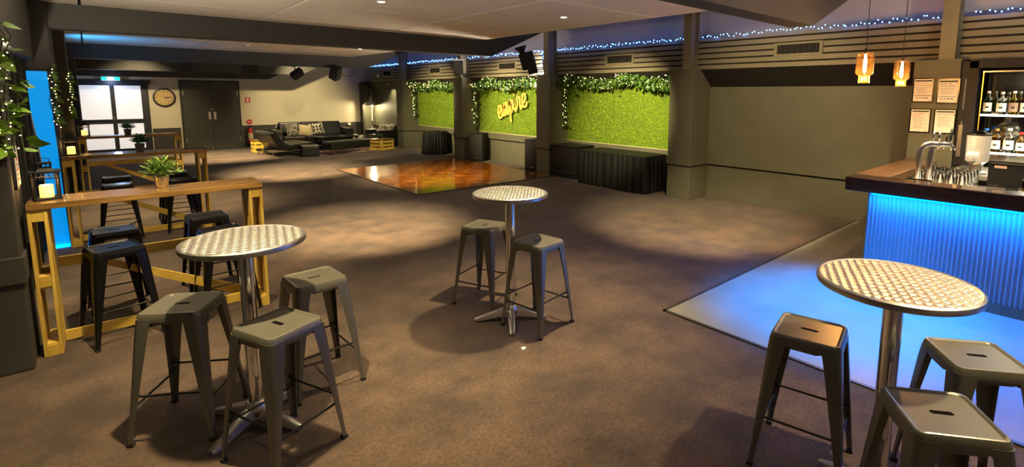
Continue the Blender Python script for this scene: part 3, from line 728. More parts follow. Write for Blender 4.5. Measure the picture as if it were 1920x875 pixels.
# dangling end near the middle speaker
rnd = random.Random(5); t = thing('led_string','loose clump of blue fairy lights beside the large hanging speaker','string lights',(7.92,9.0,2.62),0,'blue fairy light strings')
pts = [Vector((rnd.uniform(-.03,.0),rnd.uniform(-.10,.14),.17-.02*k)) for k in range(14)]
g = G(); g.tube(pts,.0015,3); g.build('wire','black_plastic',t); g = G(); [g.octa(p,.009) for p in pts]; g.build('bulbs','blue_bulb',t,kind='stuff')

# script sign "empire"
def catmull(p, n=7):
    out = []
    for i in range(len(p)-1):
        p0 = p[max(i-1,0)]; p1 = p[i]; p2 = p[i+1]; p3 = p[min(i+2,len(p)-1)]
        for k in range(n):
            t = k/n; out.append(tuple(.5*((2*p1[j])+(-p0[j]+p2[j])*t+(2*p0[j]-5*p1[j]+4*p2[j]-p3[j])*t*t+(-p0[j]+3*p1[j]-3*p2[j]+p3[j])*t**3) for j in range(2)))
    out.append(p[-1]); return out
E_ = [(.02,.30),(.22,.38),(.42,.62),(.40,.90),(.22,.98),(.06,.75),(.02,.38),(.16,.05),(.40,.06),(.60,.32)]
strokes = {'e':[E_], 'm':[[(.0,.32),(.12,.98),(.10,.02)],[(.10,.55),(.30,.95),(.40,.85),(.36,.02)],[(.36,.55),(.56,.95),(.68,.85),(.64,.20),(.74,.04),(.92,.30)]],
 'p':[[(.0,.32),(.14,.98),(.08,-.62)],[(.10,.62),(.30,.98),(.48,.80),(.44,.25),(.24,.04),(.12,.20)],[(.40,.16),(.66,.32)]],
 'i':[[(.0,.32),(.12,.96),(.08,.20),(.20,.03),(.40,.32)],[(.15,1.24),(.16,1.30)]], 'r':[[(.0,.32),(.14,1.04),(.20,.90),(.40,.86),(.36,.20),(.48,.03),(.66,.32)]]}
t = thing('script_sign','yellow cursive sign reading empire on the middle grass panel','sign',(8.19,11.19,1.165),0)
xo = 0.; ang = math.radians(17.0)
for ch,adv in (('e',.60),('m',.92),('p',.66),('i',.42),('r',.66),('e',.6)):
    g = G()
    for st in strokes[ch]:
        sc = .345
        pts = [((xo+x+.16*z)*sc*.96, z*sc) for x,z in (catmull(st) if len(st) > 2 else st)]
        rot = [(a*math.cos(ang)-b*math.sin(ang), a*math.sin(ang)+b*math.cos(ang)) for a,b in pts]
        P = [Vector((0,-a,b)) for a,b in rot]
        # flat ribbon-like bar, 20 mm wide and 16 mm deep
        rings = []
        for k,p in enumerate(P):
            d = (P[min(k+1,len(P)-1)]-P[max(k-1,0)]).normalized(); s = Vector((1,0,0)).cross(d)
            wd = .026 if abs(d.z) > .5 else .016
            rings.append([p-s*wd-Vector((.012,0,0)),p+s*wd-Vector((.012,0,0)),p+s*wd+Vector((.012,0,0)),p-s*wd+Vector((.012,0,0))])
        g.loft(rings)
    g.build('letter_'+ch,'brass_y',t); xo += adv
for y,z in ((-.2,.25),(-.9,.5)):
    G().cyl((.0,y,z),(.075,y,z),.006,n=6).build('standoff','steel',t)

# skirted tables
def skirted(label, x0, x1, y0, y1, h, cat='table'):
    t = thing('skirted_table', label, cat, ((x0+x1)/2,(y0+y1)/2,0), 0, 'black skirted tables')
    hx,hy = (x1-x0)/2,(y1-y0)/2
    o = rrect(hx,.06,5,hy)
    g = G(); g.prism_z(o,h-.03,h); g.build('tabletop','black_cloth',t,bevel=.006)
    per = []; L = 0
    for k in range(len(o)):
        a = Vector(o[k]); b = Vector(o[(k+1)%len(o)]); m = max(1,int((b-a).length/.012))
        for q in range(m): per.append(a+(b-a)*q/m)
    n = len(per); rings = []
    rnd = random.Random(3); ph = 0; phs = []
    for k in range(n): ph += .50+.18*math.sin(k*.09)+rnd.uniform(-.05,.05); phs.append(ph)
    for z,amp,out in ((h-.012,.004,.006),(h-.06,.010,.010),(h*.5,.016,.02),(.015,.022,.03)):
        ring = []
        for k,p in enumerate(per):
            nrm = (per[(k+1)%n]-per[k-1]).normalized(); nv = Vector((nrm.y,-nrm.x))
            q = p+nv*(out+amp*math.sin(phs[k])+amp*.4*math.sin(phs[k]*.37+z*3)); ring.append((q.x,q.y,z))
        rings.append(ring)
    g = G(); g.loft(rings,False,False); g.build('skirt','black_cloth',t,True)
    for sx in (-1,1):
        for sy in (-1,1): G().cyl((sx*(hx-.06),sy*(hy-.08),0),(sx*(hx-.06),sy*(hy-.08),h-.03),.014,n=8).build('leg','steel',t)
    return t
skirted('long trestle table with pleated black skirt under the grass panel',7.50,8.22,5.76,7.50,.70)
t = thing('skirted_table','round table with gathered black skirt under the far grass panel','table',(7.84,14.0,0),0,'black skirted tables')
g = G(); g.lathe([(.36,.665),(.365,.68),(.36,.695),(.001,.695)],40,cap1=False); g.build('tabletop','black_cloth',t,True,auto=40)
n = 240; rings = []
for z,amp,rr in ((.682,.003,.366),(.60,.012,.372),(.3,.020,.385),(.012,.028,.40)):
    rings.append([((rr+amp*math.sin(k*2*PI*26/n)+amp*.4*math.sin(k*2*PI*11/n))*math.cos(2*PI*k/n),(rr+amp*math.sin(k*2*PI*26/n)+amp*.4*math.sin(k*2*PI*11/n))*math.sin(2*PI*k/n),z) for k in range(n)])
g = G(); g.loft(rings,False,False); g.build('skirt','black_cloth',t,True)
G().cyl((0,0,0),(0,0,.66),.03).build('pole','steel',t)
# black box between pillar and trestle table
t = thing('equipment_case','black flat topped equipment case between pillar and trestle table','case',(7.95,8.10,0))
G().box(-.27,.28,-.36,.38,.10,.70).build('body','black_plastic',t,bevel=.01); G().box(-.30,.285,-.40,.42,.70,.725).build('lid','black_plastic',t,bevel=.006); G().box(-.25,.26,-.34,.36,0,.10).build('plinth','black_plastic',t)
e = G(); e.box(-.276,-.27,-.34,.36,.12,.135); e.build('edge_trim','edge_metal',t)
# floor speakers
def floor_speaker(label, loc, rz, w=.42, d=.42, h=.76):
    t = thing('floor_speaker', label, 'speaker', loc, rz, 'black floor speakers')
    g = G(); g.prism_z([(-w/2,-d/2),(w/2,-d/2),(w*.36,d/2),(-w*.36,d/2)],.012,h); g.build('cabinet','black_plastic',t,bevel=.01)
    G().box(-w/2+.025,w/2-.025,-d/2-.012,-d/2,.05,h-.04).build('grille','black_mesh',t,bevel=.004)
    G().box(-.05,.05,-d/2-.016,-d/2-.012,.07,.095).build('badge','steel',t)
    for sx in (-1,1): G().box(sx*w*.40-.03,sx*w*.40+.03,-d*.3,d*.3,0,.012).build('foot','rubber',t)
    G().box(-.06,.06,-.02,.02,h,h+.02).build('handle','black_plastic',t)
    return t
floor_speaker('black floor speaker beside the pillar at the far dance floor corner',(7.98,11.82,0),R(-62))
floor_speaker('black floor speaker half hidden behind the second pillar',(8.02,9.42,0),R(-75))

# hanging speakers
def hang_speaker(label, loc, rot, s=1.0):
    t = thing('hanging_speaker', label, 'speaker', loc, 0, 'hanging speakers and fixtures')
    t.rotation_euler = rot
    g = G(); g.loft([[(-.15*s,-.17*s,-.25*s),(.15*s,-.17*s,-.25*s),(.11*s,.15*s,-.25*s),(-.11*s,.15*s,-.25*s)],[(-.15*s,-.17*s,.25*s),(.15*s,-.17*s,.25*s),(.11*s,.15*s,.25*s),(-.11*s,.15*s,.25*s)]]); g.build('cabinet','black_plastic',t,bevel=.012)
    G().box(-.13*s,.13*s,-.185*s,-.17*s,-.23*s,.23*s).build('grille','black_mesh',t,bevel=.004)
    return t
t = hang_speaker('black loudspeaker mounted high on the third pillar',(7.66,12.30,2.56),Euler((R(8),0,R(-48))),.78)
G().box(-.13,.13,-.14,.12,.196,.215).build('top_plate','white_plastic',t); G().cyl((0,.12,0),(.0,.34,-.06),.02).build('bracket','black_plastic',t)
# large angled stage light: black box with shiny reflector head
t = thing('effect_light','large tilted black stage light with shiny reflector head at the second pillar','stage light',(7.56,9.20,2.60)); t.rotation_euler = (R(4),R(-16),R(-42))
G().box(-.165,.165,-.14,.14,-.20,.19).build('body','black_plastic',t,bevel=.012)
for sx in (-.075,.03): G().box(sx,sx+.05,-.147,-.14,-.03,.11).build('vent_slot','gap',t)
g = G(); g.lathe([(.07,.19),(.075,.24),(.135,.32),(.14,.345)],24,(-.075,.0,0),True,False); g.build('head','black_plastic',t,True,auto=40)
g = G(); g.lathe([(.138,.345),(.10,.325),(.03,.318)],24,(-.075,.0,0),False,True); g.build('reflector','chrome',t,True)
G().box(-.06,.16,-.10,.12,-.33,-.20).build('yoke','black_plastic',t,bevel=.01)
g = G(); g.tube([(.10,.05,-.26),(.16,.12,-.28),(.30,.16,-.30)],.025,8); g.build('bracket','black_plastic',t)
# pair hanging from the beam in front of lounge
for lab,loc,rot,sc in (('tilted black stage light hanging left under the far beam',(4.25,14.95,2.36),Euler((R(50),R(30),R(30))),.62),('black loudspeaker hanging under the far beam above the sofa',(5.25,14.95,2.41),Euler((R(25),R(-18),R(35))),.78)):
    t = hang_speaker(lab,loc,rot,sc); inv = rot.to_matrix().inverted()
    e = G(); e.tube([inv @ Vector((0,0,0)), inv @ Vector((0,.10,.10)), inv @ Vector((0,.24,2.565-loc[2]))],.014,6); e.build('bracket','black_plastic',t)
    e = G(); e.box(-.05,.05,.18,.30,2.545-loc[2],2.562-loc[2]); e.xf(inv.to_4x4()); e.build('mount_plate','black_plastic',t)
g = G(); g.tube([(5.45,14.98,2.37),(5.60,14.98,2.32),(5.78,14.99,2.36),(5.85,15.0,2.44),(5.86,15.05,2.56)],.008,6)
tag(g.build('speaker_cable','rubber',smooth=True),'black cable looping from the hanging loudspeaker to the beam','cable')
# smoke detector on far ceiling
t = thing('ceiling_fixture','small white fixture on the far ceiling strip','detector',(2.68,12.9,ZC)); G().lathe([(.06,0),(.06,-.02),(.035,-.035)],16).build('body','white_plastic',t,True,auto=40); G().lathe([(.02,-.035),(.015,-.045)],10).build('sensor','steel',t)

# ------------------------------------------------------------------ lounge corner
def cushion(name, label, loc, rot, s, matn):
    g = G(); n = 10; rows = []
    def pt(u,v,sd):
        e = (1-abs(u)**3)*(1-abs(v)**3); return (u*s*(1-.06*(1-abs(v))), sd*s*.36*max(e,0)**.6, v*s*(1-.06*(1-abs(u))))
    for sd in (-1,1):
        vs = [pt(-1+2*i/n,-1+2*j/n,sd) for j in range(n+1) for i in range(n+1)]
        fs = [(j*(n+1)+i,j*(n+1)+i+1,(j+1)*(n+1)+i+1,(j+1)*(n+1)+i) for j in range(n) for i in range(n)]
        if sd > 0: fs = [tuple(reversed(f)) for f in fs]
        g.add(vs,fs)
    o = g.build(name,matn,smooth=True,loc=loc); o.rotation_euler = rot
    return tag(o,label,'cushion','scatter cushions')
def sofa(label, loc, rz, W, D, nseat, hb=.86, ha=.64):
    t = thing('leather_sofa', label, 'sofa', loc, rz, 'black leather seating')
    G().box(-W/2+.2,W/2-.2,-D/2+.03,D/2-.1,.06,.26).build('base','leather',t,bevel=.015)
    for sx in (-1,1): G().box(min(sx*W/2,sx*(W/2-.22)),max(sx*W/2,sx*(W/2-.22)),-D/2,D/2-.04,.05,ha).build('arm','leather',t,bevel=.035,seg=3)
    sw = (W-.44)/nseat
    for k in range(nseat):
        x0 = -W/2+.22+k*sw
        G().box(x0+.004,x0+sw-.004,-D/2+.0,D/2-.22,.26,.43).build('seat_cushion','leather',t,bevel=.035,seg=3)
        g = G(); g.hexa([(x0+.006,D/2-.34,.42),(x0+sw-.006,D/2-.34,.42),(x0+sw-.006,D/2-.08,.42),(x0+.006,D/2-.08,.42),(x0+.006,D/2-.20,hb),(x0+sw-.006,D/2-.20,hb),(x0+sw-.006,D/2-.03,hb),(x0+.006,D/2-.03,hb)])
        g.build('back_cushion','leather',t,bevel=.04,seg=3)
    G().box(-W/2+.2,W/2-.2,D/2-.12,D/2,.06,hb-.1).build('back_frame','leather',t,bevel=.02)
    for sx in (-1,1):
        for sy in (-1,1): G().box(sx*(W/2-.10)-.03,sx*(W/2-.10)+.03,sy*(D/2-.1)-.03,sy*(D/2-.1)+.03,0,.06).build('leg','steel',t)
    return t
sofa('long black leather three seat sofa against the cream back wall',(5.62,18.35,0),R(-4),2.42,.98,3,.86,.64)
cushion('scatter_cushion','floral beige cushion at the left end of the long sofa',(4.97,18.34,.62),Euler((R(-22),0,R(12))),.21,'cushion_floral')
cushion('scatter_cushion','plain cream cushion between the floral and patterned cushions',(5.34,18.24,.60),Euler((R(-24),R(8),R(-6))),.19,'cushion_cream')
cushion('scatter_cushion','black and white patterned cushion on the long sofa',(5.72,18.26,.63),Euler((R(-24),R(-6),R(-4))),.22,'cushion_pattern')
# chaise lounger seen from behind
t = thing('chaise_lounge','black leather reclining chaise seen from behind beside the sofa','chaise',(4.30,16.74,0),R(7.4),'black leather seating')
prof = [(.60,.24),(.62,.33),(.58,.37),(.05,.35),(-.10,.33),(-.24,.42),(-.44,.68),(-.52,.73),(-.60,.71),(-.62,.64),(-.48,.38),(-.30,.20),(-.10,.17),(.56,.20)]
g = G(); g.loft([[(x,y,z) for x,z in prof] for y in (-.62,-.01,.01,.62)]); g.build('cushion','leather',t,bevel=.025,seg=3)
for sy in (-1,1):
    g = G(); g.tube([(-.60,sy*.56,.13),(.60,sy*.56,.13)],.020,8); g.build('side_rail','rod_dark',t,True)
    for x in (-.54,.50): G().cyl((x,sy*.56,0),(x,sy*.56,.13),.018,.026).build('leg','steel',t)
for x in (-.58,.0,.58): G().cyl((x,-.56,.13),(x,.56,.13),.016).build('cross_rail','rod_dark',t)
for x in (-.05,.4): G().box(x-.02,x+.02,-.4,.4,.13,.22).build('support','rod_dark',t)
cushion('scatter_cushion','pale cushion lying on the reclining chaise',(4.12,16.85,.50),Euler((R(-52),R(6),R(82))),.17,'cushion_white')
# cube pouf
t = thing('cube_pouf','small black leather cube pouf at the foot of the chaise','pouf',(4.74,15.84,0),R(-10),'black leather seating')
G().box(-.23,.23,-.22,.22,.01,.29).build('body','leather',t,bevel=.015); G().box(-.235,.235,-.225,.225,.275,.325).build('lid','leather',t,bevel=.015)
# long bench
t = thing('leather_bench','long low black leather bench with copper legs in front of the coffee table','bench',(5.86,15.95,0),R(16),'black leather seating')
G().box(-.70,.70,-.25,.25,.15,.40).build('seat_pad','leather',t,bevel=.05,seg=3)
for sx in (-.6,.6):
    for sy in (-.19,.19): G().cyl((sx,sy,0),(sx,sy,.16),.018,.022,10).build('leg','copper',t)
# coffee table
t = thing('coffee_table','dark low coffee table between bench and sofa','table',(5.98,17.15,0),R(4))
G().box(-.62,.62,-.30,.30,.40,.44).build('tabletop','gloss_black',t,bevel=.006)
for sx in (-1,1):
    for sy in (-1,1): G().box(sx*.55-.025,sx*.55+.025,sy*.24-.025,sy*.24+.025,0,.40).build('leg','black_plastic',t)
G().box(-.55,.55,-.22,.22,.14,.16).build('shelf','black_plastic',t)
# folded pink blanket and pale ottoman
t = thing('floor_rug','flat pinkish rug under the bench and coffee table','rug',(6.0,16.4,0),R(8)); 
g = G(); g.box(-.85,.95,-.45,.9,.001,.012); g.build('pile','skin_pink',t)
cushion('scatter_cushion','white fluffy cushion at the right end of the coffee table',(6.78,17.55,.30),Euler((R(-35),0,R(30))),.17,'cushion_white')
# timber crate table
def crate(label, loc, rz, w, d, h):
    t = thing('timber_crate', label, 'crate', loc, rz, 'slatted timber crates')
    for sx in (-1,1):
        for sy in (-1,1): G().box(sx*(w/2-.03)-.03,sx*(w/2-.03)+.03,sy*(d/2-.03)-.03,sy*(d/2-.03)+.03,0,h-.02).build('corner_post','pine_v',t)
    for k in range(3):
        z = .015+k*(h-.03)/3
        for s in (-1,1):
            G().box(-w/2,w/2,s*d/2-.008,s*d/2+.008,z,z+(h-.03)/3-.035).build('slat','pine',t)
            G().box(s*w/2-.008,s*w/2+.008,-d/2,d/2,z,z+(h-.03)/3-.035).build('slat','pine',t)
    G().box(-w/2-.02,w/2+.02,-d/2-.02,d/2+.02,h-.02,h).build('top','table_wood',t)
    return t
crate('yellow slatted timber crate table beside the leather bench',(7.05,16.12,0),R(22),.56,.52,.37)
crate('timber crate glimpsed behind the reclining chaise',(3.80,17.80,0),R(8),.26,.26,.40)
potted('potted_plant','small green plant on the slatted crate table',(7.0,16.1,.37),.05,.09,'bottle_gold','shrub',.09,.08,60,.05,.03,6)
potted('potted_plant','small bushy plant behind the chaise below the socket plate',(4.12,18.35,.0),.09,.42,'pot_dark','fern',.14,.22,110,.07,.03,7)
# second sofa in alcove
sofa('black leather armchair in the lamplit alcove',(7.68,17.35,0),R(-88),1.05,.92,1,.70,.58)
cushion('scatter_cushion','floral cushion leaning on the alcove armchair, left one',(7.72,17.55,.60),Euler((R(-24),0,R(-60))),.18,'cushion_white')
cushion('scatter_cushion','pale cushion leaning on the alcove armchair, right one',(7.86,17.18,.60),Euler((R(-24),0,R(-80))),.18,'cushion_white')
cushion('scatter_cushion','white cushion on the floor beside the alcove armchair',(7.05,17.9,.20),Euler((R(-10),0,R(20))),.18,'cushion_white')
# floor lamp
t = thing('floor_lamp','metal floor lamp with bell shade glowing in the alcove corner','lamp',(8.18,19.15,0))
G().lathe([(.15,0),(.15,.015),(.02,.03)],24).build('base','lamp_shade',t,True,auto=40)
g = G(); g.tube([(0,0,.02),(-.03,0,.8),(-.10,0,1.40),(-.14,0,1.56)],.010,8); g.build('pole','steel',t,True)
g = G(); g.lathe([(.21,1.38),(.20,1.42),(.17,1.47),(.09,1.53),(.055,1.57),(.05,1.70),(.045,1.71)],28,(-.16,0,0),False,True); g.build('lamp_shade','lamp_shade',t,True,auto=50)
G().sphere((-.16,0,1.42),.055,12,8).build('bulb','lamp_glow',t,True)
lamp_light('POINT',(8.02,19.15,1.36),48,(1.,.80,.45),.06)

# ------------------------------------------------------------------ left wall dressings
t = thing('light_panel','glowing blue stretch fabric light panel on the left wall','light panel',(-.40,8.365,0))
g = G(); left = []
for k in range(13):
    z = 2.08*k/12; xl = -.03-.12*(k/12)**3; left.append((xl,z))
poly = left+[(.085,2.08),(.115,0)]
poly = [(x,z) for x,z in poly]
g.prism_y(poly,.0,.03); g.build('fabric','blue_fabric',t)
g = G(); g.tube([(x-.004,-.004,z) for x,z in left],.008,6); g.build('hem','white_plastic',t)
G().box(-.14,.12,.0,.06,2.08,2.11).build('top_bar','black_plastic',t)
G().box(-.05,.115,-.05,.0,.0,.03).build('base_strip','led_blue',t)

def leaf_mesh():
    g = G(); n = 9; W = []
    pr = [(0,.0),(.10,.34),(.25,.50),(.45,.46),(.65,.32),(.85,.14),(1.,0.)]
    vs = []; fs = []
    for k,(l,w_) in enumerate(pr):
        vs += [(-w_*.75,l,.10*w_-.22*l*l),(0,l,-.22*l*l),(w_*.75,l,.10*w_-.22*l*l)]
    for k in range(len(pr)-1):
        a = 3*k; fs += [(a,a+1,a+4,a+3),(a+1,a+2,a+5,a+4)]
    g.add(vs,fs); me = bpy.data.meshes.new('leaf'); me.from_pydata(g.v,[],g.f); me.materials.append(MATS['leaf'])
    me.polygons.foreach_set('use_smooth',[True]*len(me.polygons)); return me
LEAF = leaf_mesh()
def hanging_vine(label, loc, length, nleaf, size, spread, seed, nb):
    rnd = random.Random(seed)
    t = thing('ivy_vine', label, 'vine', loc, 0, 'ivy vines on the left pillars')
    for s in range(4):
        g = G(); ph = rnd.uniform(0,6); g.tube([(rnd.uniform(-.02,.02)+.03*(s-1.5),-.02+.01*math.sin(k+ph),-length*k/10) for k in range(11)],.003,4); g.build('vine','stem',t)
    for k in range(nleaf):
        o = bpy.data.objects.new('leaf',LEAF); COL.objects.link(o); o.parent = t
        o.location = (rnd.uniform(-spread,spread),-.02-rnd.uniform(0,.06),-length*rnd.uniform(0,1.))
        sc = size*rnd.uniform(.7,1.3); o.scale = (sc,sc,sc)
        o.rotation_euler = Euler((rnd.uniform(-1.1,.5),rnd.uniform(-.9,.9),rnd.uniform(-2.6,-.4)))
    return t
def vine_lights(label, loc, length, spread, seed, nb, r=.006):
    rnd = random.Random(seed)
    t = thing('fairy_light_string', label, 'string lights', loc, 0, 'warm fairy light strings')
    pts = [(spread*.8*math.sin(k*1.7)+rnd.uniform(-.02,.02),-.06-rnd.uniform(0,.05),-length*k/nb) for k in range(nb)]
    g = G(); g.tube(pts,.0014,3); g.build('wire','stem',t); g = G(); [g.octa(p,r) for p in pts]; g.build('bulbs','warm_bulb',t,kind='stuff')
hanging_vine('ivy vine with large leaves hanging on the nearest left pillar',(-.375,4.68,2.27),.80,58,.085,.085,21,0)
vine_lights('warm fairy lights trailing down the nearest left pillar',(-.385,4.66,2.24),.78,.06,22,40,.0046)
hanging_vine('ivy vine hanging on the second left pillar beside the blue panel',(-.262,8.38,2.15),.66,34,.062,.028,23,0)
vine_lights('warm fairy lights on the second left pillar beside the blue panel',(-.272,8.36,2.10),.70,.022,24,20,.006)
hanging_vine('ivy vine hanging on the third left pillar by the glass doors',(-.190,12.04,2.17),.76,30,.075,.026,25,0)
vine_lights('warm fairy lights on the third left pillar by the glass doors',(-.198,12.02,2.15),.7,.02,26,16,.008)
# blue lamp added unseen behind the third left pillar to tint the ceiling
t = thing('added_wash_light','added blue wash light, unseen behind the third left pillar','spotlight',(-.34,12.95,1.9)); G().cyl((0,0,-.06),(.04,0,.06),.05,.06,14).build('can','black_plastic',t); G().cyl((.04,0,.06),(.0405,0,.062),.055,.055,14).build('lens','led_blue',t); G().box(-.18,0,-.02,.02,-.04,-.02).build('bracket','black_plastic',t)
lamp_light('SPOT',(-.29,12.95,1.98),70,(.04,.42,1.),.05,(.6,13.6,2.88),110,1.)
# framed notice on the nearest pillar
t = thing('framed_notice','narrow framed notice under the ivy on the nearest left pillar','notice',(-.398,4.95,1.20))
G().box(.0,.014,-.11,.11,0,.30).build('frame','black_frame',t); G().box(.014,.017,-.09,.09,.02,.28).build('sheet','paper',t)
for k in range(6): G().box(.017,.018,-.07,.06-.02*(k%3),.06+k*.033,.068+k*.033).build('print_line','ink_grey' if k % 2 else 'ink_red',t)

# ------------------------------------------------------------------ bar
t = thing('bar_counter','L shaped bar with dark timber top and blue lit corrugated front','bar',(5.5,0,0))
g = G(); n = 928; y0, y1 = -2.4, 1.55; rows = []
for z in (.10,.93): rows.append([(.085+.010*math.sin(2*PI*k/8),y0+(y1-y0)*k/n,z) for k in range(n+1)])
g.loft(rows,False,False,False); g.build('corrugated_front','corrugated',t,True)
G().box(.10,.14,-2.4,1.55,0,.93).build('carcass','black_plastic',t); G().box(.075,.10,-2.4,1.55,.008,.10).build('kick_board','gunmetal',t)
G().box(.09,2.2,1.53,1.56,.008,.93).build('end_panel','paint',t)
G().box(-.04,.22,-2.4,1.735,.925,1.06).build('countertop','bar_wood',t,bevel=.010,seg=3)
G().box(.22,2.20,1.44,1.735,.975,1.06).build('return_top','return_wood',t,bevel=.006)
G().box(.20,1.28,-2.4,1.44,.90,.93).build('inner_bench','stainless',t)
G().box(-.025,.0,-2.35,1.50,.913,.925).build('led_strip','led_blue',t)
for k in range(5):
    y = 1.15-.75*k
    lamp_light('AREA',(5.488,y,.908),17,(.0,.17,1.),.74,(5.50,y,0.0),sizey=.03)
# drip tray with glass rack, one thing per glass
t = thing('glass_rack','black rack of upturned glasses behind the beer taps','rack',(6.42,1.12,.93))
G().box(-.36,.36,-.22,.20,0,.045).build('tray','stainless',t,bevel=.004)
for k in range(9): G().box(-.36+.08*k,-.352+.08*k,-.22,.20,.045,.055).build('rib','steel',t)
gm = G(); gm.lathe([(.030,.0),(.031,.004),(.026,.105),(.024,.105),(.028,.006),(.0,.006)],12,cap0=False,cap1=False)
gme = bpy.data.meshes.new('glass'); gme.from_pydata(gm.v,[],gm.f); gme.materials.append(MATS['clear_glass']); gme.polygons.foreach_set('use_smooth',[True]*len(gme.polygons))
for i in range(9):
    for j in range(5):
        o = bpy.data.objects.new('drinking_glass',gme); COL.objects.link(o); o.location = (6.42-.32+.08*i,1.12-.19+.085*j+(.035 if i % 2 else 0),.985)
        tag(o,'clear upturned drinking glass in the rack behind the taps','glass','upturned glasses in the rack')
# beer tap tower
t = thing('beer_tap_tower','chrome twin column beer tap tower on the bar','beer tap',(5.86,1.20,1.06))
for dy,dx in ((.035,.0),(-.045,.03)):
    pts = [(dx,dy,-.04),(dx,dy,.24),(dx,dy-.012,.29),(dx,dy-.045,.325),(dx,dy-.09,.34),(dx,dy-.15,.338)]
    G().tube(pts,.026,14).build('column','steel',t,True)
g = G(); g.tube([(0.0,-.06,.34),(.02,-.20,.345)],.024,12); g.build('manifold','chrome',t,True)
for k,(dy,hz,mt) in enumerate(((-.055,.10,'chrome'),(-.10,.10,'chrome'),(-.155,.075,'black_plastic'),(-.185,.125,'black_plastic'))):
    tp = G().cyl((.02,dy,.34),(.06,dy,.37),.012,n=8).build('tap','chrome',t)
    g = G(); g.tube([(.03,dy,.36),(.03,dy-.003,.36+hz*.5),(.03,dy-.006,.36+hz)],[.007,.011,.009],8); g.build('tap_handle',mt,tp,True)
    g = G(); g.tube([(.05,dy-.01,.335),(.075,dy-.03,.31),(.08,dy-.035,.285)],.010,8); g.build('spout','chrome',tp,True)
G().box(-.05,.07,-.09,.08,-.13,-.0).build('base_plate','chrome',t)
# pos terminal and small items
t = thing('till_screen','black till screen standing behind the bar top','till',(6.4,.62,.93))
G().box(-.02,.03,-.20,.165,.06,.305).build('housing','screen_black',t,bevel=.006); G().box(-.026,-.02,-.18,.15,.275,.29).build('top_edge','edge_metal',t)
G().box(-.024,-.02,.03,.12,.235,.26).build('label','copper_label',t); G().box(-.06,.08,-.06,.08,0,.06).build('stand','black_plastic',t); G().box(-.10,-.02,.02,.12,.01,.055).build('card_tray','steel',t)
t = thing('glass_box','clear and gold box beside the till','box',(6.30,.43,.93)); G().box(-.06,.06,-.08,.09,0,.15).build('case','bottle_gold',t); G().box(-.065,.065,-.085,.095,.15,.165).build('lid','steel',t)
# juice dispenser with metal tap, on back bar
t = thing('drink_dispenser','frosted round drink dispenser with chrome tap behind the glasses','dispenser',(7.05,.97,1.02))
G().lathe([(.10,0),(.10,.015),(.06,.03),(.06,.10),(.09,.13)],24).build('stand','stainless',t,True,auto=40)
G().lathe([(.098,.13),(.100,.14),(.105,.40),(.103,.41)],28).build('jar','frost',t,True,auto=40)
G().lathe([(.107,.41),(.107,.43),(.04,.445),(.02,.46)],28).build('lid','clear_glass',t,True,auto=40)
g = G(); g.tube([(-.10,0,.16),(-.15,0,.155),(-.155,0,.11)],.012,8); g.build('spigot','chrome',t,True)
t = thing('back_counter','low steel back counter under the bottle shelves','counter',(7.2,0,0)); G().box(-.40,.55,-2.4,1.20,.98,1.02).build('worktop','stainless',t); G().box(-.36,.55,-2.4,1.18,0,.98).build('cabinet','black_plastic',t)
# back bar shelving
t = thing('back_bar_unit','dark framed back bar shelving with lit glass shelves','shelving',(7.74,0,0))
G().box(.0,.06,1.14,1.22,1.02,2.25).build('upright','black_plastic',t); G().box(.0,.06,-2.4,1.22,2.17,2.25).build('header','black_plastic',t)
G().box(.04,.06,-2.4,1.10,2.12,2.135).build('header_trim','steel',t); G().box(.06,.07,1.09,1.10,1.04,2.12).build('upright_trim','gold_cap',t)
G().box(.0,.46,1.22,1.29,1.02,2.25).build('side_panel','black_plastic',t)
G().box(.44,.46,-2.4,1.22,1.02,2.25).build('mirror','mirror_dark',t); G().box(.02,.46,-2.4,1.22,2.25,2.27).build('roof','black_plastic',t)
for z in (1.178,1.618):
    s = G().box(.08,.42,-2.4,1.10,z,z+.014).build('shelf','clear_glass',t)
    G().box(.068,.08,-2.4,1.10,z-.006,z+.016).build('shelf_light','shelf_led',s)
for z in (1.19,1.63):
    lamp_light('AREA',(7.96,.5,z+.46-.05 if z < 1.3 else 2.12),14,(1.,.92,.70),.25,(7.98,.5,0),sizey=1.2)
def bottle(label, y, z, kind, x=7.93):
    glass, r, h, capm, neck, lab = kind
    t = thing('bottle', label, 'bottle', (x,y,z), 0, 'spirit bottles on the back bar shelves')
    G().lathe([(r*.9,0),(r,.006),(r,h*.58),(r*.85,h*.66),(neck,h*.76),(neck,h*.93),(neck*.9,h*.935)],18).build('body',glass,t,True,auto=50)
    G().lathe([(neck*1.15,h*.90),(neck*1.15,h),(neck,h*1.005)],14).build('cap',capm,t,True,auto=40)
    g = G(); nseg = 10
    g.loft([[(-(r+.0012)*math.cos(a),(r+.0012)*math.sin(a),q) for a in [(-1.15+2.3*i/nseg) for i in range(nseg+1)]] for q in (h*.12,h*.50)],False,False,False); l = g.build('label',lab,t)
    G().box(-r-.0035,-r-.0015,-r*.35,r*.35,h*.26,h*.34).build('emblem','ink',l)
    return t
u1,u2 = 1.634,1.194
bottle('tall clear green tinted bottle at the left end of the upper shelf',1.045,u1,('bottle_green',.042,.27,'white_plastic',.015,'paper'))
bottle('square shouldered clear bottle with white label, second on the upper shelf',.920,u1,('clear_glass',.048,.26,'white_plastic',.016,'paper'))
bottle('bright yellow liqueur bottle on the upper shelf',.815,u1,('bottle_yellow',.044,.27,'white_plastic',.015,'copper_label'))
bottle('brown bottle with white label at the picture edge, upper shelf',.715,u1,('bottle_brown',.044,.27,'gloss_black',.015,'paper'))
bottle('clear bottle with bright blue cap on the lower shelf',1.03,u2,('clear_glass',.040,.27,'blue_cap',.020,'paper'))
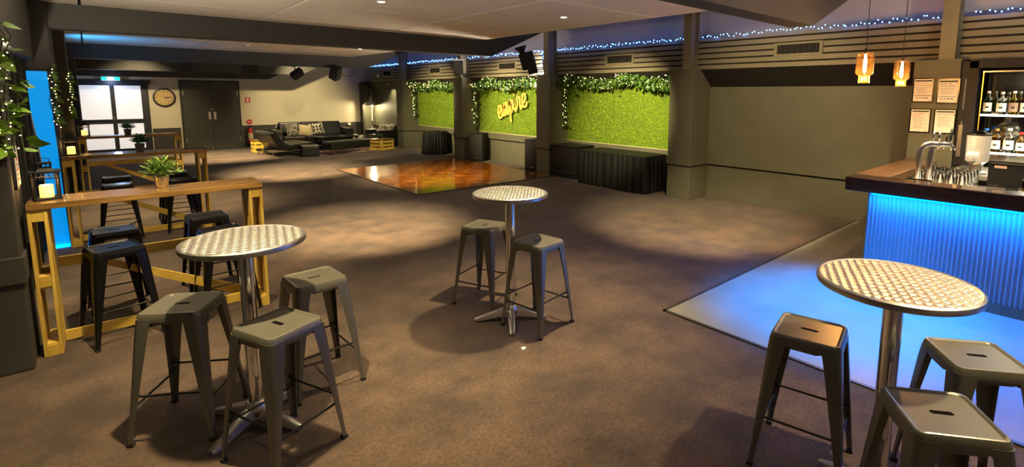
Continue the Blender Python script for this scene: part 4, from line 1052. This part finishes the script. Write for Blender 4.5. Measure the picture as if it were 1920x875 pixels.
bottle('golden spirit bottle with gold cap on the lower shelf',.935,u2,('bottle_gold',.046,.27,'gold_cap',.020,'paper'))
bottle('large clear bottle with black printed label on the lower shelf',.820,u2,('clear_glass',.050,.28,'white_plastic',.018,'paper'))
bottle('clear bottle with red cap at the picture edge, lower shelf',.715,u2,('bottle_gold',.042,.24,'red_cap',.018,'paper'))
# black fridge strip with hanging tools beside the pillar
t = thing('bar_tool_rail','steel rail with black handles on the side of the poster pillar','rail',(7.735,1.245,1.0)); G().cyl((0,0,.32),(0,0,1.05),.012,n=8).build('rail','stainless',t); G().box(-.02,.02,-.02,.02,.55,.68).build('grip','black_plastic',t); G().box(-.018,.018,-.02,.02,.12,.50).build('holder','steel',t)
# posters on pillar
def text(body, size, mat, parent, loc):
    c = bpy.data.curves.new('lettering','FONT'); c.body = body; c.size = size; c.align_x = 'LEFT'; c.extrude = .0004; c.materials.append(MATS[mat])
    o = bpy.data.objects.new('lettering',c); COL.objects.link(o); o.parent = parent; o.location = loc
    o.rotation_euler = (PI/2,0,-PI/2)
    bpy.context.view_layer.update()
    me = bpy.data.meshes.new_from_object(o.evaluated_get(bpy.context.evaluated_depsgraph_get()))
    if not me.materials: me.materials.append(MATS[mat])
    n = bpy.data.objects.new('lettering',me); COL.objects.link(n); n.parent = parent; n.location = loc; n.rotation_euler = (PI/2,0,-PI/2)
    bpy.data.objects.remove(o); return n
def poster(label, yc, z0, w_, h_, heads, hm, rows, icons):
    t = thing('framed_poster', label, 'poster', (7.72,yc,z0), 0, 'framed house policy posters')
    e = G(); e.box(-.016,0,-w_/2-.012,w_/2+.012,-.012,0); e.box(-.016,0,-w_/2-.012,w_/2+.012,h_,h_+.012); e.box(-.016,0,-w_/2-.012,-w_/2,0,h_); e.box(-.016,0,w_/2,w_/2+.012,0,h_); e.build('frame','gloss_black',t)
    G().box(-.010,-.001,-w_/2,w_/2,0,h_).build('sheet','paper',t)
    G().box(-.012,-.010,-w_/2+.012,w_/2-.010,h_-.030,h_-.014).build('banner','ink',t)
    for k,hh in enumerate(heads): text(hh,.026,hm,t,(-.0115,w_/2-.018,h_-.058-k*.026))
    z = h_-.058-len(heads)*.026+.008
    rnd = random.Random(len(label))
    for k in range(rows):
        zz = z-k*.0145
        G().box(-.0115,-.010,-w_/2+.02+rnd.uniform(0,.06),w_/2-.018-(.012 if k else 0),zz-.004,zz).build('print_line','ink_grey',t)
    if icons:
        G().box(-.0115,-.010,-w_/2+.01,w_/2-.010,.068,.074).build('rule','ink_blue',t)
        for q in range(4): G().box(-.0115,-.010,w_/2-.030-.034*q-.022,w_/2-.030-.034*q,.038,.050).build('icon','copper_label' if q < 2 else 'ink',t)
    G().box(-.0115,-.010,-w_/2+.012,-w_/2+.032,.012,.018).build('footer_mark','ink',t)
poster('upper left framed poster with tan heading on the bar pillar',1.65,1.775,.195,.275,['Under 18?','Can you enter?'],'copper_label',6,True)
poster('upper right framed poster with purple heading on the bar pillar',1.40,1.765,.195,.275,['Under 18?','The property'],'ink_blue',6,True)
poster('lower left framed poster with red heading on the bar pillar',1.654,1.40,.195,.275,['Intoxicated','Unruly?','Disorderly?'],'ink_red',8,False)
poster('lower right framed poster with black heading on the bar pillar',1.405,1.40,.195,.275,['Warning patrons'],'ink',9,False)
# pendants
def pendant(label, loc, s, zc):
    t = thing('pendant_lamp', label, 'pendant lamp', loc, 0, 'amber glass pendant lamps')
    g = G(); prof = [(.012,.305),(.05,.303),(.070,.295),(.078,.275),(.080,.26),(.080,.10),(.076,.088),(.054,.076),(.052,.070),(.052,.0)]
    g.lathe([(r*s,z*s) for r,z in prof],32,cap0=False,cap1=False); g.build('glass_shade','amber_glass',t,True,auto=60)
    G().lathe([(.012*s,.285*s),(.020*s,.300*s),(.016*s,.318*s),(.006*s,.345*s)],14).build('cap','black_plastic',t,True,auto=40)
    g = G(); g.lathe([(.004*s,.10*s),(.014*s,.115*s),(.016*s,.15*s),(.016*s,.22*s),(.010*s,.25*s),(.010*s,.285*s)],12); g.build('filament_tube','filament',t,True)
    G().cyl((0,0,.34*s),(0,0,zc-loc[2]),.0035,n=6).build('cord','black_plastic',t)
    lamp_light('POINT',(loc[0],loc[1],loc[2]+.05*s),26,(1.,.60,.24),.03)
    return t
pendant('larger amber glass pendant lamp hanging over the bar end',(5.80,1.745,1.97),1.0,3.6)
pendant('smaller amber glass pendant lamp next to the posters',(6.10,1.50,1.938),.86,3.6)

# scrap of paper on the carpet by the middle table
t = thing('paper_scrap','tiny white paper scrap on the carpet by the middle round table','paper',(2.22,2.755,.001),R(20))
g = G(); g.add([(-.02,-.012,0),(.018,-.014,.004),(.022,.012,.002),(-.016,.014,.007),(0,0,.009)],[(0,1,4),(1,2,4),(2,3,4),(3,0,4),(3,2,1,0)]); g.build('sheet','paper',t)
